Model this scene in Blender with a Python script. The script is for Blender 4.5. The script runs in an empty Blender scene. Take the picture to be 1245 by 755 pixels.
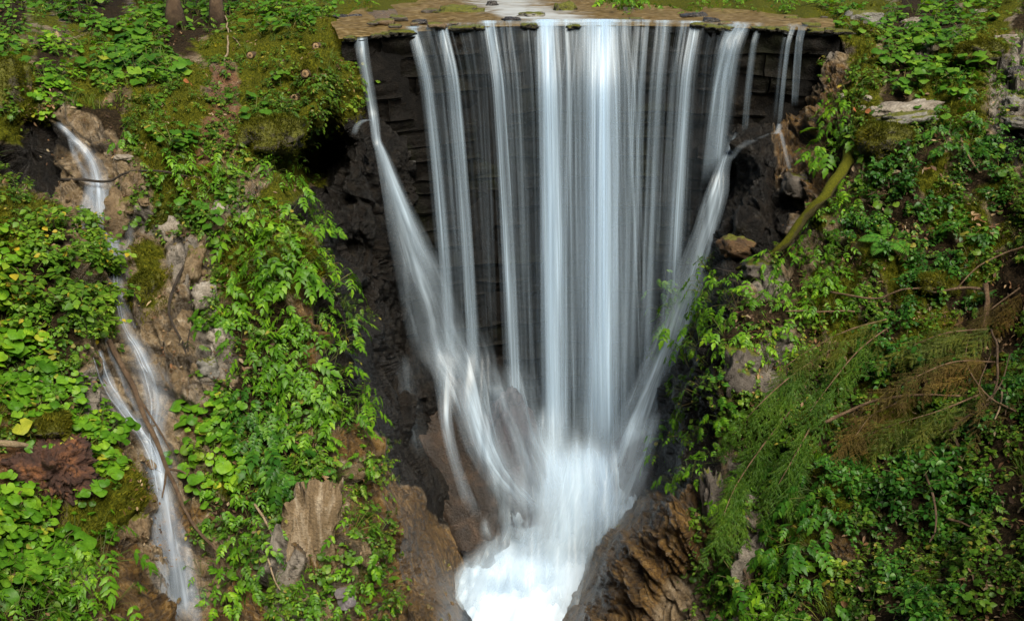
import bpy, math, random
import numpy as np
from mathutils import Vector
random.seed(7); rng = np.random.default_rng(11)
C = bpy.context.scene.collection
rad = math.radians
# ------------------------------------------------------------------ camera maths
F = 1335.0; CX = 622.5; CY = 377.5; PITCH = rad(20)
cp, sp = math.cos(PITCH), math.sin(PITCH)
def P(u, v, d):
    u = np.asarray(u, float); v = np.asarray(v, float); d = np.asarray(d, float)
    xn = (u-CX)/F; yn = (CY-v)/F
    return np.stack([d*xn, d*(cp+yn*sp), d*(-sp+yn*cp)], -1)
def ZD(v, z): yn = (CY-v)/F; return z/(-sp+yn*cp)
def YD(v, y): yn = (CY-v)/F; return y/(cp+yn*sp)
def ywall(x):
    t = x-0.9
    return np.where(t < 0, 12.65-0.09*t*t, 12.65-0.10*t*t)
def ztop(x): return -1.2-.07*np.clip(-(x+.4)/1.4, 0, 1)
def lipw(u):
    d = 12.4
    for _ in range(8):
        x = d*(u-CX)/F; y = float(ywall(x)); k = float(ztop(x))/y; yn = (sp+k*cp)/(cp-k*sp); d = y/(cp+yn*sp)
    return CY-yn*F, d
def WD(u, v, off=0.0):                      # depth of the curved dam face seen at (u, v)
    d = 12.5
    for _ in range(6):
        x = d*(u-CX)/F
        d = YD(v, ywall(x)-off)
    return float(d)
# ------------------------------------------------------------------ noise
def _h(i, j, k, s):
    n = (i.astype(np.int64)*374761393 + j.astype(np.int64)*668265263 + k.astype(np.int64)*1442695041 + s*974634777) & 0xffffffff
    n = ((n ^ (n >> 13))*1274126177) & 0xffffffff
    n = ((n ^ (n >> 16))*2246822519) & 0xffffffff
    return ((n ^ (n >> 15)) & 0xffffff)/float(0xffffff)
def vnoise(p, s=0):
    f = np.floor(p); i = f.astype(np.int64); t = p-f; t = t*t*(3-2*t)
    r = 0
    for a in (0, 1):
        for b in (0, 1):
            for c in (0, 1):
                w = (t[..., 0] if a else 1-t[..., 0])*(t[..., 1] if b else 1-t[..., 1])*(t[..., 2] if c else 1-t[..., 2])
                r = r + w*_h(i[..., 0]+a, i[..., 1]+b, i[..., 2]+c, s)
    return r*2-1
def fbm(p, o=4, s=0, g=.5):
    a = 1; r = 0
    for k in range(o):
        r = r+a*vnoise(p*(2.03**k)+k*7.7, s+k); a *= g
    return r
def facets(p, s=0):                         # blocky faceted field + distance to crack
    f = np.floor(p); i = f.astype(np.int64)
    b1 = np.full(p.shape[:-1], 9.); b2 = b1.copy(); val = np.zeros(p.shape[:-1])
    for a in (-1, 0, 1):
        for b in (-1, 0, 1):
            for c in (-1, 0, 1):
                I = i[..., 0]+a; J = i[..., 1]+b; K = i[..., 2]+c
                q = np.stack([I+_h(I, J, K, s), J+_h(I, J, K, s+1), K+_h(I, J, K, s+2)], -1)
                dv = p-q; d = (dv**2).sum(-1)
                vv = (_h(I, J, K, s+3)-.5)*1.2+((_h(I, J, K, s+4)-.5)*dv[..., 0]+(_h(I, J, K, s+5)-.5)*dv[..., 1]+(_h(I, J, K, s+6)-.5)*dv[..., 2])*2.2
                m = d < b1
                b2 = np.where(m, b1, np.minimum(b2, d)); val = np.where(m, vv, val); b1 = np.where(m, d, b1)
    return val, np.sqrt(b2)-np.sqrt(b1)
# ------------------------------------------------------------------ mesh helpers
def mesh(name, V, quads=None, tris=None, mat=None, parent=None, smooth=True, uv=None, attrs=None, mats=None, matidx=None):
    V = np.asarray(V, np.float32).reshape(-1, 3)
    me = bpy.data.meshes.new(name)
    q = np.zeros((0, 4), np.int32) if quads is None else np.asarray(quads, np.int32).reshape(-1, 4)
    t = np.zeros((0, 3), np.int32) if tris is None else np.asarray(tris, np.int32).reshape(-1, 3)
    loops = np.concatenate([q.ravel(), t.ravel()])
    tot = np.concatenate([np.full(len(q), 4), np.full(len(t), 3)]).astype(np.int32)
    st = np.concatenate([[0], np.cumsum(tot)[:-1]]).astype(np.int32)
    me.vertices.add(len(V)); me.vertices.foreach_set('co', V.ravel())
    me.loops.add(len(loops)); me.loops.foreach_set('vertex_index', loops.astype(np.int32))
    me.polygons.add(len(tot)); me.polygons.foreach_set('loop_start', st); me.polygons.foreach_set('loop_total', tot)
    me.polygons.foreach_set('use_smooth', np.full(len(tot), smooth))
    if mats:
        for m in mats: me.materials.append(m)
        me.polygons.foreach_set('material_index', np.asarray(matidx, np.int32))
    elif mat: me.materials.append(mat)
    me.update(calc_edges=True)
    if uv is not None:
        l = me.uv_layers.new(name='UVMap'); l.data.foreach_set('uv', np.asarray(uv, np.float32)[loops].ravel())
    for k, a in (attrs or {}).items():
        a = np.asarray(a, np.float32)
        if a.ndim == 1:
            at = me.attributes.new(k, 'FLOAT', 'POINT'); at.data.foreach_set('value', a)
        else:
            at = me.attributes.new(k, 'FLOAT_VECTOR', 'POINT'); at.data.foreach_set('vector', a[:, :3].ravel())
    o = bpy.data.objects.new(name, me); C.objects.link(o)
    if parent: o.parent = parent
    return o
def tag(o, label=None, cat=None, group=None, kind=None):
    if label: o['label'] = label
    if cat: o['category'] = cat
    if group: o['group'] = group
    if kind: o['kind'] = kind
    return o
def empty(name, loc, label, cat, group=None):
    o = bpy.data.objects.new(name, None); C.objects.link(o); o.location = [float(x) for x in loc]; o.empty_display_size = .1
    return tag(o, label, cat, group)
def gridfaces(nr, nc):
    i = np.arange(nr*nc).reshape(nr, nc)
    return np.stack([i[:-1, :-1], i[1:, :-1], i[1:, 1:], i[:-1, 1:]], -1).reshape(-1, 4)
def tube(pts, r, n=6, cap=True, rough=0, seed=0):
    pts = np.asarray(pts, float); m = len(pts); r = np.broadcast_to(np.asarray(r, float), (m,)).copy()
    T = np.gradient(pts, axis=0); T /= np.linalg.norm(T, axis=1)[:, None]+1e-9
    up = np.array([.31, .2, .93]); A = np.cross(T, up); A /= np.linalg.norm(A, axis=1)[:, None]+1e-9; B = np.cross(T, A)
    an = np.arange(n)*2*math.pi/n
    V = pts[:, None]+r[:, None, None]*(np.cos(an)[None, :, None]*A[:, None]+np.sin(an)[None, :, None]*B[:, None])
    if rough:
        V = V+rough*r[:, None, None]*fbm(V*(1/(r.mean()*2.5+1e-6)), 3, seed)[..., None]*(V-pts[:, None])/(r[:, None, None]+1e-9)
    i = np.arange(m*n).reshape(m, n); j = np.roll(i, -1, 1)
    Q = np.stack([i[:-1], j[:-1], j[1:], i[1:]], -1).reshape(-1, 4)
    V = V.reshape(-1, 3); Tt = []
    if cap:
        V = np.vstack([V, pts[:1], pts[-1:]]); a = m*n
        for k in range(n):
            Tt.append((a, (k+1) % n, k)); Tt.append((a+1, (m-1)*n+k, (m-1)*n+(k+1) % n))
    return V, Q, np.array(Tt, np.int32).reshape(-1, 3)
class Bag:
    def __init__(s): s.V = []; s.Q = []; s.T = []; s.n = 0; s.U = []
    def add(s, V, Q=None, T=None):
        V = np.asarray(V, float).reshape(-1, 3)
        s.V.append(V)
        if Q is not None and len(Q): s.Q.append(np.asarray(Q).reshape(-1, 4)+s.n)
        if T is not None and len(T): s.T.append(np.asarray(T).reshape(-1, 3)+s.n)
        s.n += len(V); return s
    def arr(s):
        return (np.vstack(s.V), np.vstack(s.Q) if s.Q else np.zeros((0, 4), int), np.vstack(s.T) if s.T else np.zeros((0, 3), int))
    def build(s, name, mat, parent=None, smooth=True, **k):
        V, Q, T = s.arr()
        if parent is not None: V = V-np.array(parent.location)
        return mesh(name, V, Q, T, mat, parent, smooth, **k)
def smoothpath(pts, n):
    pts = np.asarray(pts, float); m = len(pts)
    if m < 3: t = np.linspace(0, 1, n)[:, None]; return pts[0]*(1-t)+pts[-1]*t
    p = np.vstack([2*pts[0]-pts[1], pts, 2*pts[-1]-pts[-2]])
    s = np.linspace(0, m-1-1e-6, n); i = s.astype(int); t = (s-i)[:, None]
    a, b, c, d = p[i], p[i+1], p[i+2], p[i+3]
    return .5*((2*b)+(c-a)*t+(2*a-5*b+4*c-d)*t*t+(3*b-a-3*c+d)*t**3)
# ------------------------------------------------------------------ materials
def mat(name):
    m = bpy.data.materials.new(name); m.use_nodes = True; nt = m.node_tree; nt.nodes.clear()
    return m, nt
def N(nt, t, **k):
    n = nt.nodes.new(t)
    for a, b in k.items():
        if a.startswith('i_'):
            key = a[2:]
            for s in n.inputs:
                if s.name.replace(' ', '_') == key and s.enabled: s.default_value = b; break
        else: setattr(n, a, b)
    return n
def L(nt, a, b): nt.links.new(a, b)
def ramp(nt, fac, stops, interp='LINEAR'):
    r = nt.nodes.new('ShaderNodeValToRGB'); r.color_ramp.interpolation = interp; e = r.color_ramp.elements
    while len(e) < len(stops): e.new(.5)
    for x, (p, c) in zip(e, stops):
        x.position = p; x.color = (c[0], c[1], c[2], 1) if isinstance(c, tuple) else (c, c, c, 1)
    L(nt, fac, r.inputs[0]); return r.outputs[0]
def mix(nt, f, a, b, bt='MIX'):
    n = nt.nodes.new('ShaderNodeMix'); n.data_type = 'RGBA'; n.blend_type = bt
    if isinstance(a, (int, float)): a = (a,)*3
    if isinstance(b, (int, float)): b = (b,)*3
    for s, x in ((n.inputs[0], f), (n.inputs[6], a), (n.inputs[7], b)):
        if isinstance(x, (int, float)): s.default_value = x
        elif isinstance(x, tuple): s.default_value = (*x, 1)
        else: L(nt, x, s)
    return n.outputs[2]
def math_(nt, op, a, b=0., clamp=False):
    n = nt.nodes.new('ShaderNodeMath'); n.operation = op; n.use_clamp = clamp
    for s, x in ((n.inputs[0], a), (n.inputs[1], b)):
        if isinstance(x, (int, float)): s.default_value = x
        else: L(nt, x, s)
    return n.outputs[0]
def noise(nt, scale, detail=4, rough=.6, vec=None, dist=0):
    n = N(nt, 'ShaderNodeTexNoise'); n.inputs['Scale'].default_value = scale; n.inputs['Detail'].default_value = detail
    n.inputs['Roughness'].default_value = rough; n.inputs['Distortion'].default_value = dist
    if vec is not None: L(nt, vec, n.inputs['Vector'])
    return n.outputs[0]
def pos(nt): return N(nt, 'ShaderNodeNewGeometry').outputs['Position']
def out(nt, sh): o = N(nt, 'ShaderNodeOutputMaterial'); L(nt, sh, o.inputs[0]); return o
def bump(nt, h, s=.5, d=.02, nrm=None):
    b = N(nt, 'ShaderNodeBump'); b.inputs['Strength'].default_value = s; b.inputs['Distance'].default_value = d; L(nt, h, b.inputs['Height'])
    if nrm is not None: L(nt, nrm, b.inputs['Normal'])
    return b.outputs[0]

def leafmat(name, c1, c2, c3=None, rough=.45, trans=.36, spec=.28, yellow=None, yp=.93):
    m, nt = mat(name)
    g = N(nt, 'ShaderNodeNewGeometry')
    r = g.outputs['Random Per Island']
    st = [(0, c1), (.6, c2), (1, c3 or c2)]
    col = ramp(nt, r, st)
    if yellow:
        y = ramp(nt, math_(nt, 'FRACT', math_(nt, 'MULTIPLY', r, 17.31)), [(0, 0.), (yp, 0.), (yp+.01, 1.), (1, 1.)])
        col = mix(nt, y, col, yellow)
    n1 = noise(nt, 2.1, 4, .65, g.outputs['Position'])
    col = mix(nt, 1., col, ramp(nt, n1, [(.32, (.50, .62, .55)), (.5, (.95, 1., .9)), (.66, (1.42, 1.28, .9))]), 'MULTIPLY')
    n2 = noise(nt, 60, 2, .6, g.outputs['Position'])
    col = mix(nt, 1., col, ramp(nt, n2, [(.3, .78), (.7, 1.15)]), 'MULTIPLY')
    p = N(nt, 'ShaderNodeBsdfPrincipled'); L(nt, col, p.inputs['Base Color']); p.inputs['Roughness'].default_value = rough
    p.inputs['Specular IOR Level'].default_value = spec
    L(nt, bump(nt, n2, .25, .004), p.inputs['Normal'])
    tr = N(nt, 'ShaderNodeBsdfTranslucent'); L(nt, mix(nt, 1., col, (1.3, 1.25, .45), 'MULTIPLY'), tr.inputs[0])
    mx = N(nt, 'ShaderNodeMixShader'); mx.inputs[0].default_value = trans; L(nt, p.outputs[0], mx.inputs[1]); L(nt, tr.outputs[0], mx.inputs[2])
    out(nt, mx.outputs[0]); return m
M = {}
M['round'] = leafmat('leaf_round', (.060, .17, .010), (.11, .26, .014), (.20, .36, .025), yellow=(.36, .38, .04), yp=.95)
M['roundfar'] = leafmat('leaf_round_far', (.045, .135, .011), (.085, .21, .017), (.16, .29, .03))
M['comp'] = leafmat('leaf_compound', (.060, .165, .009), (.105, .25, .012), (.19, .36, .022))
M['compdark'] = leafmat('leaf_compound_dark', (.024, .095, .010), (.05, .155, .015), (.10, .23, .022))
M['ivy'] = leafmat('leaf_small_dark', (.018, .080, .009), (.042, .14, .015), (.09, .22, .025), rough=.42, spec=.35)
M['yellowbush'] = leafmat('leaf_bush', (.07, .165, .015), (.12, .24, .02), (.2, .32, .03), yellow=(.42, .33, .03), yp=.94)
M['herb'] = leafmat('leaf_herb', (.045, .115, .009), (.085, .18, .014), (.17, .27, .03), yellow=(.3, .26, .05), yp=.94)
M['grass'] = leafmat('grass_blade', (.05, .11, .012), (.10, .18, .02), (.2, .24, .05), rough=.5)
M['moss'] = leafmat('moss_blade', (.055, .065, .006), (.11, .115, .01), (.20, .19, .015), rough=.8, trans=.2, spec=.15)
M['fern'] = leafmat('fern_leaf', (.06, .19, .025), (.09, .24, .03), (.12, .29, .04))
M['spruce'] = leafmat('feather_green', (.028, .085, .006), (.055, .13, .009), (.10, .17, .014), rough=.55, trans=.2)
M['olive'] = leafmat('feather_olive', (.045, .075, .006), (.08, .105, .009), (.14, .13, .018), rough=.6, trans=.15)
M['dead'] = leafmat('feather_brown', (.055, .036, .010), (.10, .065, .018), (.14, .11, .022), rough=.7, trans=.1, spec=.2)
M['litter'] = leafmat('litter_bit', (.05, .025, .015), (.14, .07, .035), (.30, .22, .15), rough=.6, trans=.05)
M['orange'] = leafmat('orange_bit', (.35, .09, .03), (.42, .13, .05), rough=.6, trans=.05)

def rockmat(name, cols, rough=.45, scale=3, moss=0., spec=.5):
    m, nt = mat(name); p_ = pos(nt)
    n1 = noise(nt, scale, 8, .65, p_, .6); n2 = noise(nt, scale*9, 6, .7, p_)
    c = ramp(nt, n1, [(.28, cols[0]), (.5, cols[1]), (.72, cols[2])])
    c = mix(nt, 1., c, ramp(nt, n2, [(.3, .6), (.7, 1.25)]), 'MULTIPLY')
    if moss:
        up = N(nt, 'ShaderNodeSeparateXYZ'); L(nt, N(nt, 'ShaderNodeNewGeometry').outputs['Normal'], up.inputs[0])
        f = math_(nt, 'ADD', math_(nt, 'MULTIPLY', up.outputs[2], .6), math_(nt, 'MULTIPLY', noise(nt, 5, 5, .6, p_), .9))
        f = ramp(nt, f, [(1.05-moss*.6, 0.), (1.15-moss*.6, 1.)])
        c = mix(nt, f, c, ramp(nt, n2, [(.3, (.035, .042, .003)), (.7, (.16, .165, .010))]))
    p = N(nt, 'ShaderNodeBsdfPrincipled'); L(nt, c, p.inputs['Base Color'])
    L(nt, ramp(nt, n2, [(.3, rough*.6), (.7, min(1., rough*1.5))]), p.inputs['Roughness']); p.inputs['Specular IOR Level'].default_value = spec
    h = math_(nt, 'ADD', math_(nt, 'MULTIPLY', n1, .6), n2)
    L(nt, bump(nt, h, .9, .03), p.inputs['Normal'])
    out(nt, p.outputs[0]); return m
M['rock_pale'] = rockmat('rock_pale', [(.16, .13, .10), (.30, .26, .21), (.48, .45, .40)], .55, 5)
M['rock_grey'] = rockmat('rock_grey', [(.10, .095, .08), (.22, .21, .19), (.36, .34, .31)], .5, 5, moss=.35)
M['rock_ochre'] = rockmat('rock_ochre', [(.07, .045, .02), (.17, .115, .06), (.30, .23, .14)], .4, 5, moss=.25)
M['rock_moss'] = rockmat('rock_mossy', [(.035, .03, .015), (.08, .07, .04), (.14, .12, .08)], .5, 5, moss=.95)
M['rock_dark'] = rockmat('rock_wet_dark', [(.008, .007, .007), (.022, .018, .016), (.06, .05, .042)], .3, 5, spec=.8)
M['wood'] = rockmat('branch_bark', [(.06, .035, .02), (.13, .08, .045), (.22, .15, .09)], .6, 14)
M['wood_dark'] = rockmat('dark_bark', [(.018, .013, .01), (.04, .03, .022), (.08, .06, .045)], .6, 14)
M['wood_pale'] = rockmat('pale_wood', [(.25, .17, .09), (.38, .28, .17), (.52, .42, .28)], .6, 14)
M['wood_cut'] = rockmat('cut_wood', [(.38, .22, .10), (.50, .33, .17), (.62, .46, .28)], .6, 30)
M['wood_moss'] = rockmat('mossy_bark', [(.05, .04, .02), (.09, .08, .03), (.13, .11, .04)], .8, 10, moss=1.1, spec=.15)
M['rock_tan'] = rockmat('rock_tan', [(.09, .06, .03), (.22, .155, .085), (.52, .44, .33)], .4, 6)
def streaks(m_):
    nt = m_.node_tree; mp_ = [n for n in nt.nodes if n.type == 'TEX_NOISE'][0]; q = N(nt, 'ShaderNodeMapping'); q.inputs['Scale'].default_value = (2.2, 1, .35); q.inputs['Rotation'].default_value = (0, rad(9), 0)
    L(nt, pos(nt), q.inputs[0]); L(nt, q.outputs[0], mp_.inputs['Vector'])
streaks(M['rock_tan'])
M['rock_rust'] = rockmat('rock_rust', [(.04, .022, .01), (.11, .06, .022), (.20, .13, .05)], .5, 6, moss=.3)
M['wood_tan'] = rockmat('tan_twig', [(.09, .05, .025), (.19, .115, .06), (.34, .23, .13)], .6, 14)
M['rock_foot'] = rockmat('rock_foot', [(.012, .009, .008), (.035, .024, .017), (.10, .062, .038)], .35, 4, spec=.5)
M['rock_purple'] = rockmat('rock_purple', [(.015, .012, .014), (.035, .028, .034), (.08, .062, .07)], .35, 4, spec=.5)
M['rock_greybrown'] = rockmat('rock_greybrown', [(.035, .03, .025), (.09, .075, .062), (.19, .165, .14)], .5, 7, moss=.3)  # dark grey-brown stone, partly mossy on upward faces
M['rock_crest'] = rockmat('rock_crest', [(.010, .009, .006), (.03, .026, .016), (.09, .075, .045)], .4, 7, moss=.55, spec=.4)
M['rock_black'] = rockmat('rock_black', [(.002, .002, .002), (.005, .0045, .004), (.014, .012, .010)], .5, 6, spec=.1)
M['root'] = rockmat('rotten_root', [(.02, .009, .007), (.07, .03, .018), (.30, .12, .04)], .7, 6)
# terrain
m, nt = mat('gorge_ground'); M['terrain'] = m
p_ = pos(nt)
A1 = N(nt, 'ShaderNodeAttribute', attribute_name='w1'); A2 = N(nt, 'ShaderNodeAttribute', attribute_name='w2')
s1 = N(nt, 'ShaderNodeSeparateXYZ'); L(nt, A1.outputs['Vector'], s1.inputs[0])
s2 = N(nt, 'ShaderNodeSeparateXYZ'); L(nt, A2.outputs['Vector'], s2.inputs[0])
cr = N(nt, 'ShaderNodeAttribute', attribute_name='crack')
nA = noise(nt, 2.2, 8, .65, p_, .5); nB = noise(nt, 9, 8, .7, p_, .3); nC = noise(nt, 45, 6, .7, p_); nD = noise(nt, 130, 3, .6, p_)
mp = N(nt, 'ShaderNodeMapping'); mp.inputs['Scale'].default_value = (6, 6, 1.2); mp.inputs['Rotation'].default_value = (rad(12), rad(-14), 0); L(nt, p_, mp.inputs[0])
nS = noise(nt, 2.5, 8, .7, mp.outputs[0], .8)
ochre = ramp(nt, nB, [(.25, (.055, .035, .014)), (.42, (.14, .095, .045)), (.56, (.27, .20, .12)), (.72, (.50, .43, .33))])
grey = ramp(nt, nB, [(.25, (.08, .07, .055)), (.45, (.19, .165, .135)), (.62, (.32, .28, .235)), (.8, (.55, .50, .44))])
dark = ramp(nt, nB, [(.3, (.003, .003, .003)), (.5, (.008, .007, .006)), (.66, (.022, .018, .013)), (.8, (.075, .062, .042))])
brown = ramp(nt, nS, [(.3, (.022, .014, .006)), (.46, (.09, .048, .013)), (.58, (.20, .115, .03)), (.70, (.42, .32, .18))])
moss = ramp(nt, nC, [(.28, (.020, .028, .002)), (.5, (.070, .080, .005)), (.72, (.21, .20, .011))])
soil = ramp(nt, nC, [(.3, (.008, .006, .003)), (.5, (.026, .018, .009)), (.66, (.07, .046, .024)), (.8, (.18, .125, .08))])
def wf(w, n, k=.9):
    return ramp(nt, math_(nt, 'ADD', w, math_(nt, 'MULTIPLY', math_(nt, 'SUBTRACT', n, .5), k)), [(.42, 0.), (.58, 1.)])
c = mix(nt, wf(s2.outputs[0], nA), ochre, grey)
c = mix(nt, wf(s2.outputs[2], nA, .5), c, brown)
# mineral / algae streaks on bare rock
c = mix(nt, ramp(nt, nS, [(.58, 0.), (.70, .7)]), c, mix(nt, 1., c, (.45, .36, .25), 'MULTIPLY'))
c = mix(nt, wf(s2.outputs[1], nA, .5), c, dark)
c = mix(nt, ramp(nt, cr.outputs['Fac'], [(0., .8), (.09, 0.)]), c, (.015, .011, .008))
c = mix(nt, wf(s1.outputs[1], nA, .8), c, soil)
c = mix(nt, wf(s1.outputs[0], nA, 1.3), c, moss)
c = mix(nt, math_(nt, 'MULTIPLY', wf(s1.outputs[2], nB, 1.2), .8), c, ramp(nt, nC, [(.3, (.05, .022, .010)), (.7, (.24, .10, .04))]))
c = mix(nt, 1., c, ramp(nt, nD, [(.3, .7), (.7, 1.25)]), 'MULTIPLY')
p = N(nt, 'ShaderNodeBsdfPrincipled'); L(nt, c, p.inputs['Base Color'])
mossf = wf(s1.outputs[0], nA, 1.3); soilf = wf(s1.outputs[1], nA, .8)
dry = math_(nt, 'MAXIMUM', mossf, soilf)
L(nt, mix(nt, dry, ramp(nt, nC, [(.3, .18), (.7, .55)]), .85), p.inputs['Roughness'])
L(nt, mix(nt, math_(nt, 'MAXIMUM', dry, math_(nt, 'MULTIPLY', wf(s2.outputs[1], nA, .5), .6)), .6, .10), p.inputs['Specular IOR Level'])
h = math_(nt, 'ADD', math_(nt, 'MULTIPLY', nB, 1.5), math_(nt, 'ADD', math_(nt, 'MULTIPLY', nC, .7), math_(nt, 'MULTIPLY', nS, 1.2)))
L(nt, bump(nt, h, .9, .045), p.inputs['Normal']); out(nt, p.outputs[0])
# dam wall
m, nt = mat('dam_stone'); M['dam'] = m; p_ = pos(nt)
g = N(nt, 'ShaderNodeNewGeometry')
nA = noise(nt, 1.6, 6, .6, p_); nB = noise(nt, 14, 7, .7, p_); nC = noise(nt, 60, 4, .6, p_)
c = ramp(nt, nB, [(.3, (.002, .0018, .0015)), (.55, (.006, .005, .004)), (.78, (.018, .014, .010))])
c = mix(nt, 1., c, ramp(nt, g.outputs['Random Per Island'], [(0, .6), (1, 1.35)]), 'MULTIPLY')
c = mix(nt, ramp(nt, nA, [(.5, 0.), (.7, .7)]), c, (.010, .012, .004))
p = N(nt, 'ShaderNodeBsdfPrincipled'); L(nt, c, p.inputs['Base Color']); L(nt, ramp(nt, nC, [(.3, .3), (.7, .8)]), p.inputs['Roughness']); p.inputs['Specular IOR Level'].default_value = .10
L(nt, bump(nt, math_(nt, 'ADD', nB, math_(nt, 'MULTIPLY', nC, .4)), .8, .03), p.inputs['Normal']); out(nt, p.outputs[0])
# silky falling water
def watermat(name, across, along, lo, hi, tint=(.64, .82, 1.), soft=1.0, twist=0):
    m, nt = mat(name)
    uvn = N(nt, 'ShaderNodeTexCoord').outputs['UV']
    mp = N(nt, 'ShaderNodeMapping'); mp.inputs['Scale'].default_value = (across, along, 1); L(nt, uvn, mp.inputs[0])
    n1 = noise(nt, 1, 2, .5, mp.outputs[0], twist)
    mp2 = N(nt, 'ShaderNodeMapping'); mp2.inputs['Scale'].default_value = (across*3.3, along*1.6, 1); mp2.inputs['Location'].default_value = (3.3, 1.7, 0); L(nt, uvn, mp2.inputs[0])
    n2 = noise(nt, 1, 3, .6, mp2.outputs[0], twist)
    st = math_(nt, 'ADD', math_(nt, 'MULTIPLY', n1, .62), math_(nt, 'MULTIPLY', n2, .38))
    st = ramp(nt, st, [(lo, .0), ((lo+hi)/2, .28), (hi, 1.)], 'EASE')
    d = N(nt, 'ShaderNodeAttribute', attribute_name='dens').outputs['Fac']
    a = math_(nt, 'MULTIPLY', d, math_(nt, 'ADD', math_(nt, 'MULTIPLY', st, soft), math_(nt, 'MULTIPLY', d, .22)), True)
    di = N(nt, 'ShaderNodeBsdfDiffuse'); di.inputs[0].default_value = (*tint, 1)
    tr = N(nt, 'ShaderNodeBsdfTranslucent'); tr.inputs[0].default_value = (*tint, 1)
    m1 = N(nt, 'ShaderNodeMixShader'); m1.inputs[0].default_value = .4; L(nt, di.outputs[0], m1.inputs[1]); L(nt, tr.outputs[0], m1.inputs[2])
    gl = N(nt, 'ShaderNodeBsdfGlossy'); gl.inputs['Roughness'].default_value = .35
    m2 = N(nt, 'ShaderNodeMixShader'); m2.inputs[0].default_value = .06; L(nt, m1.outputs[0], m2.inputs[1]); L(nt, gl.outputs[0], m2.inputs[2])
    t = N(nt, 'ShaderNodeBsdfTransparent')
    m3 = N(nt, 'ShaderNodeMixShader'); L(nt, a, m3.inputs[0]); L(nt, t.outputs[0], m3.inputs[1]); L(nt, m2.outputs[0], m3.inputs[2])
    out(nt, m3.outputs[0]); return m
M['fall'] = watermat('falling_water', 6.5, .28, .34, .68)
M['fallthin'] = watermat('thin_falling_water', 5, .3, .35, .62)
M['foamfilm'] = watermat('white_water_film', 3.2, .8, .22, .68, tint=(.68, .84, 1.), twist=.4)
M['veil'] = watermat('foam_veil', 1.6, .9, .2, .8, tint=(.74, .88, 1.), twist=1.2)
M['side'] = watermat('side_stream_water', 3.5, .8, .26, .70, tint=(.66, .77, .92), twist=.3)
# turbulent pool
m, nt = mat('white_pool_water'); M['pool'] = m; p_ = pos(nt)
d = N(nt, 'ShaderNodeAttribute', attribute_name='dens').outputs['Fac']
uvn = N(nt, 'ShaderNodeTexCoord').outputs['UV']
mp = N(nt, 'ShaderNodeMapping'); mp.inputs['Scale'].default_value = (2.2, 1.0, 1); L(nt, uvn, mp.inputs[0])
n1 = noise(nt, 1.6, 5, .55, mp.outputs[0], 1.6); n2 = noise(nt, 5, 4, .6, mp.outputs[0], 1.0)
nn = math_(nt, 'ADD', math_(nt, 'MULTIPLY', n1, .65), math_(nt, 'MULTIPLY', n2, .35))
f = ramp(nt, math_(nt, 'ADD', d, math_(nt, 'MULTIPLY', math_(nt, 'SUBTRACT', nn, .5), 2.0)), [(.10, 0.), (.95, 1.)], 'LINEAR')
c = mix(nt, f, (.12, .20, .31), (.56, .66, .77))
p = N(nt, 'ShaderNodeBsdfPrincipled'); L(nt, c, p.inputs['Base Color']); p.inputs['Roughness'].default_value = .6
tp = N(nt, 'ShaderNodeBsdfTransparent'); al = ramp(nt, math_(nt, 'ADD', d, math_(nt, 'MULTIPLY', math_(nt, 'SUBTRACT', nn, .5), .7)), [(.05, 0.), (.5, 1.)], 'EASE')
m3 = N(nt, 'ShaderNodeMixShader'); L(nt, al, m3.inputs[0]); L(nt, tp.outputs[0], m3.inputs[1]); L(nt, p.outputs[0], m3.inputs[2]); out(nt, m3.outputs[0])
# shallow stream
m, nt = mat('shallow_stream'); M['stream'] = m; p_ = pos(nt)
d = N(nt, 'ShaderNodeAttribute', attribute_name='dens').outputs['Fac']
mp = N(nt, 'ShaderNodeMapping'); mp.inputs['Scale'].default_value = (1.2, 3.5, 1); L(nt, p_, mp.inputs[0])
n1 = noise(nt, 2.2, 5, .6, mp.outputs[0], 1.0); n3 = noise(nt, 9, 4, .6, mp.outputs[0], .5)
foam = ramp(nt, math_(nt, 'ADD', d, math_(nt, 'MULTIPLY', math_(nt, 'SUBTRACT', n1, .5), 1.4)), [(.45, 0.), (.9, .9)])
gl = N(nt, 'ShaderNodeBsdfPrincipled'); L(nt, ramp(nt, n3, [(.3, (.05, .034, .010)), (.5, (.15, .10, .035)), (.75, (.42, .33, .18))]), gl.inputs['Base Color'])
gl.inputs['Roughness'].default_value = .5; gl.inputs['Specular IOR Level'].default_value = .06; L(nt, bump(nt, n3, .35, .03), gl.inputs['Normal'])
tp = N(nt, 'ShaderNodeBsdfTransparent'); tp.inputs[0].default_value = (.9, .8, .6, 1)
m0 = N(nt, 'ShaderNodeMixShader'); m0.inputs[0].default_value = .7; L(nt, tp.outputs[0], m0.inputs[1]); L(nt, gl.outputs[0], m0.inputs[2])
wh = N(nt, 'ShaderNodeBsdfDiffuse'); wh.inputs[0].default_value = (.34, .37, .39, 1)
m1 = N(nt, 'ShaderNodeMixShader'); L(nt, foam, m1.inputs[0]); L(nt, m0.outputs[0], m1.inputs[1]); L(nt, wh.outputs[0], m1.inputs[2]); out(nt, m1.outputs[0])

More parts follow.
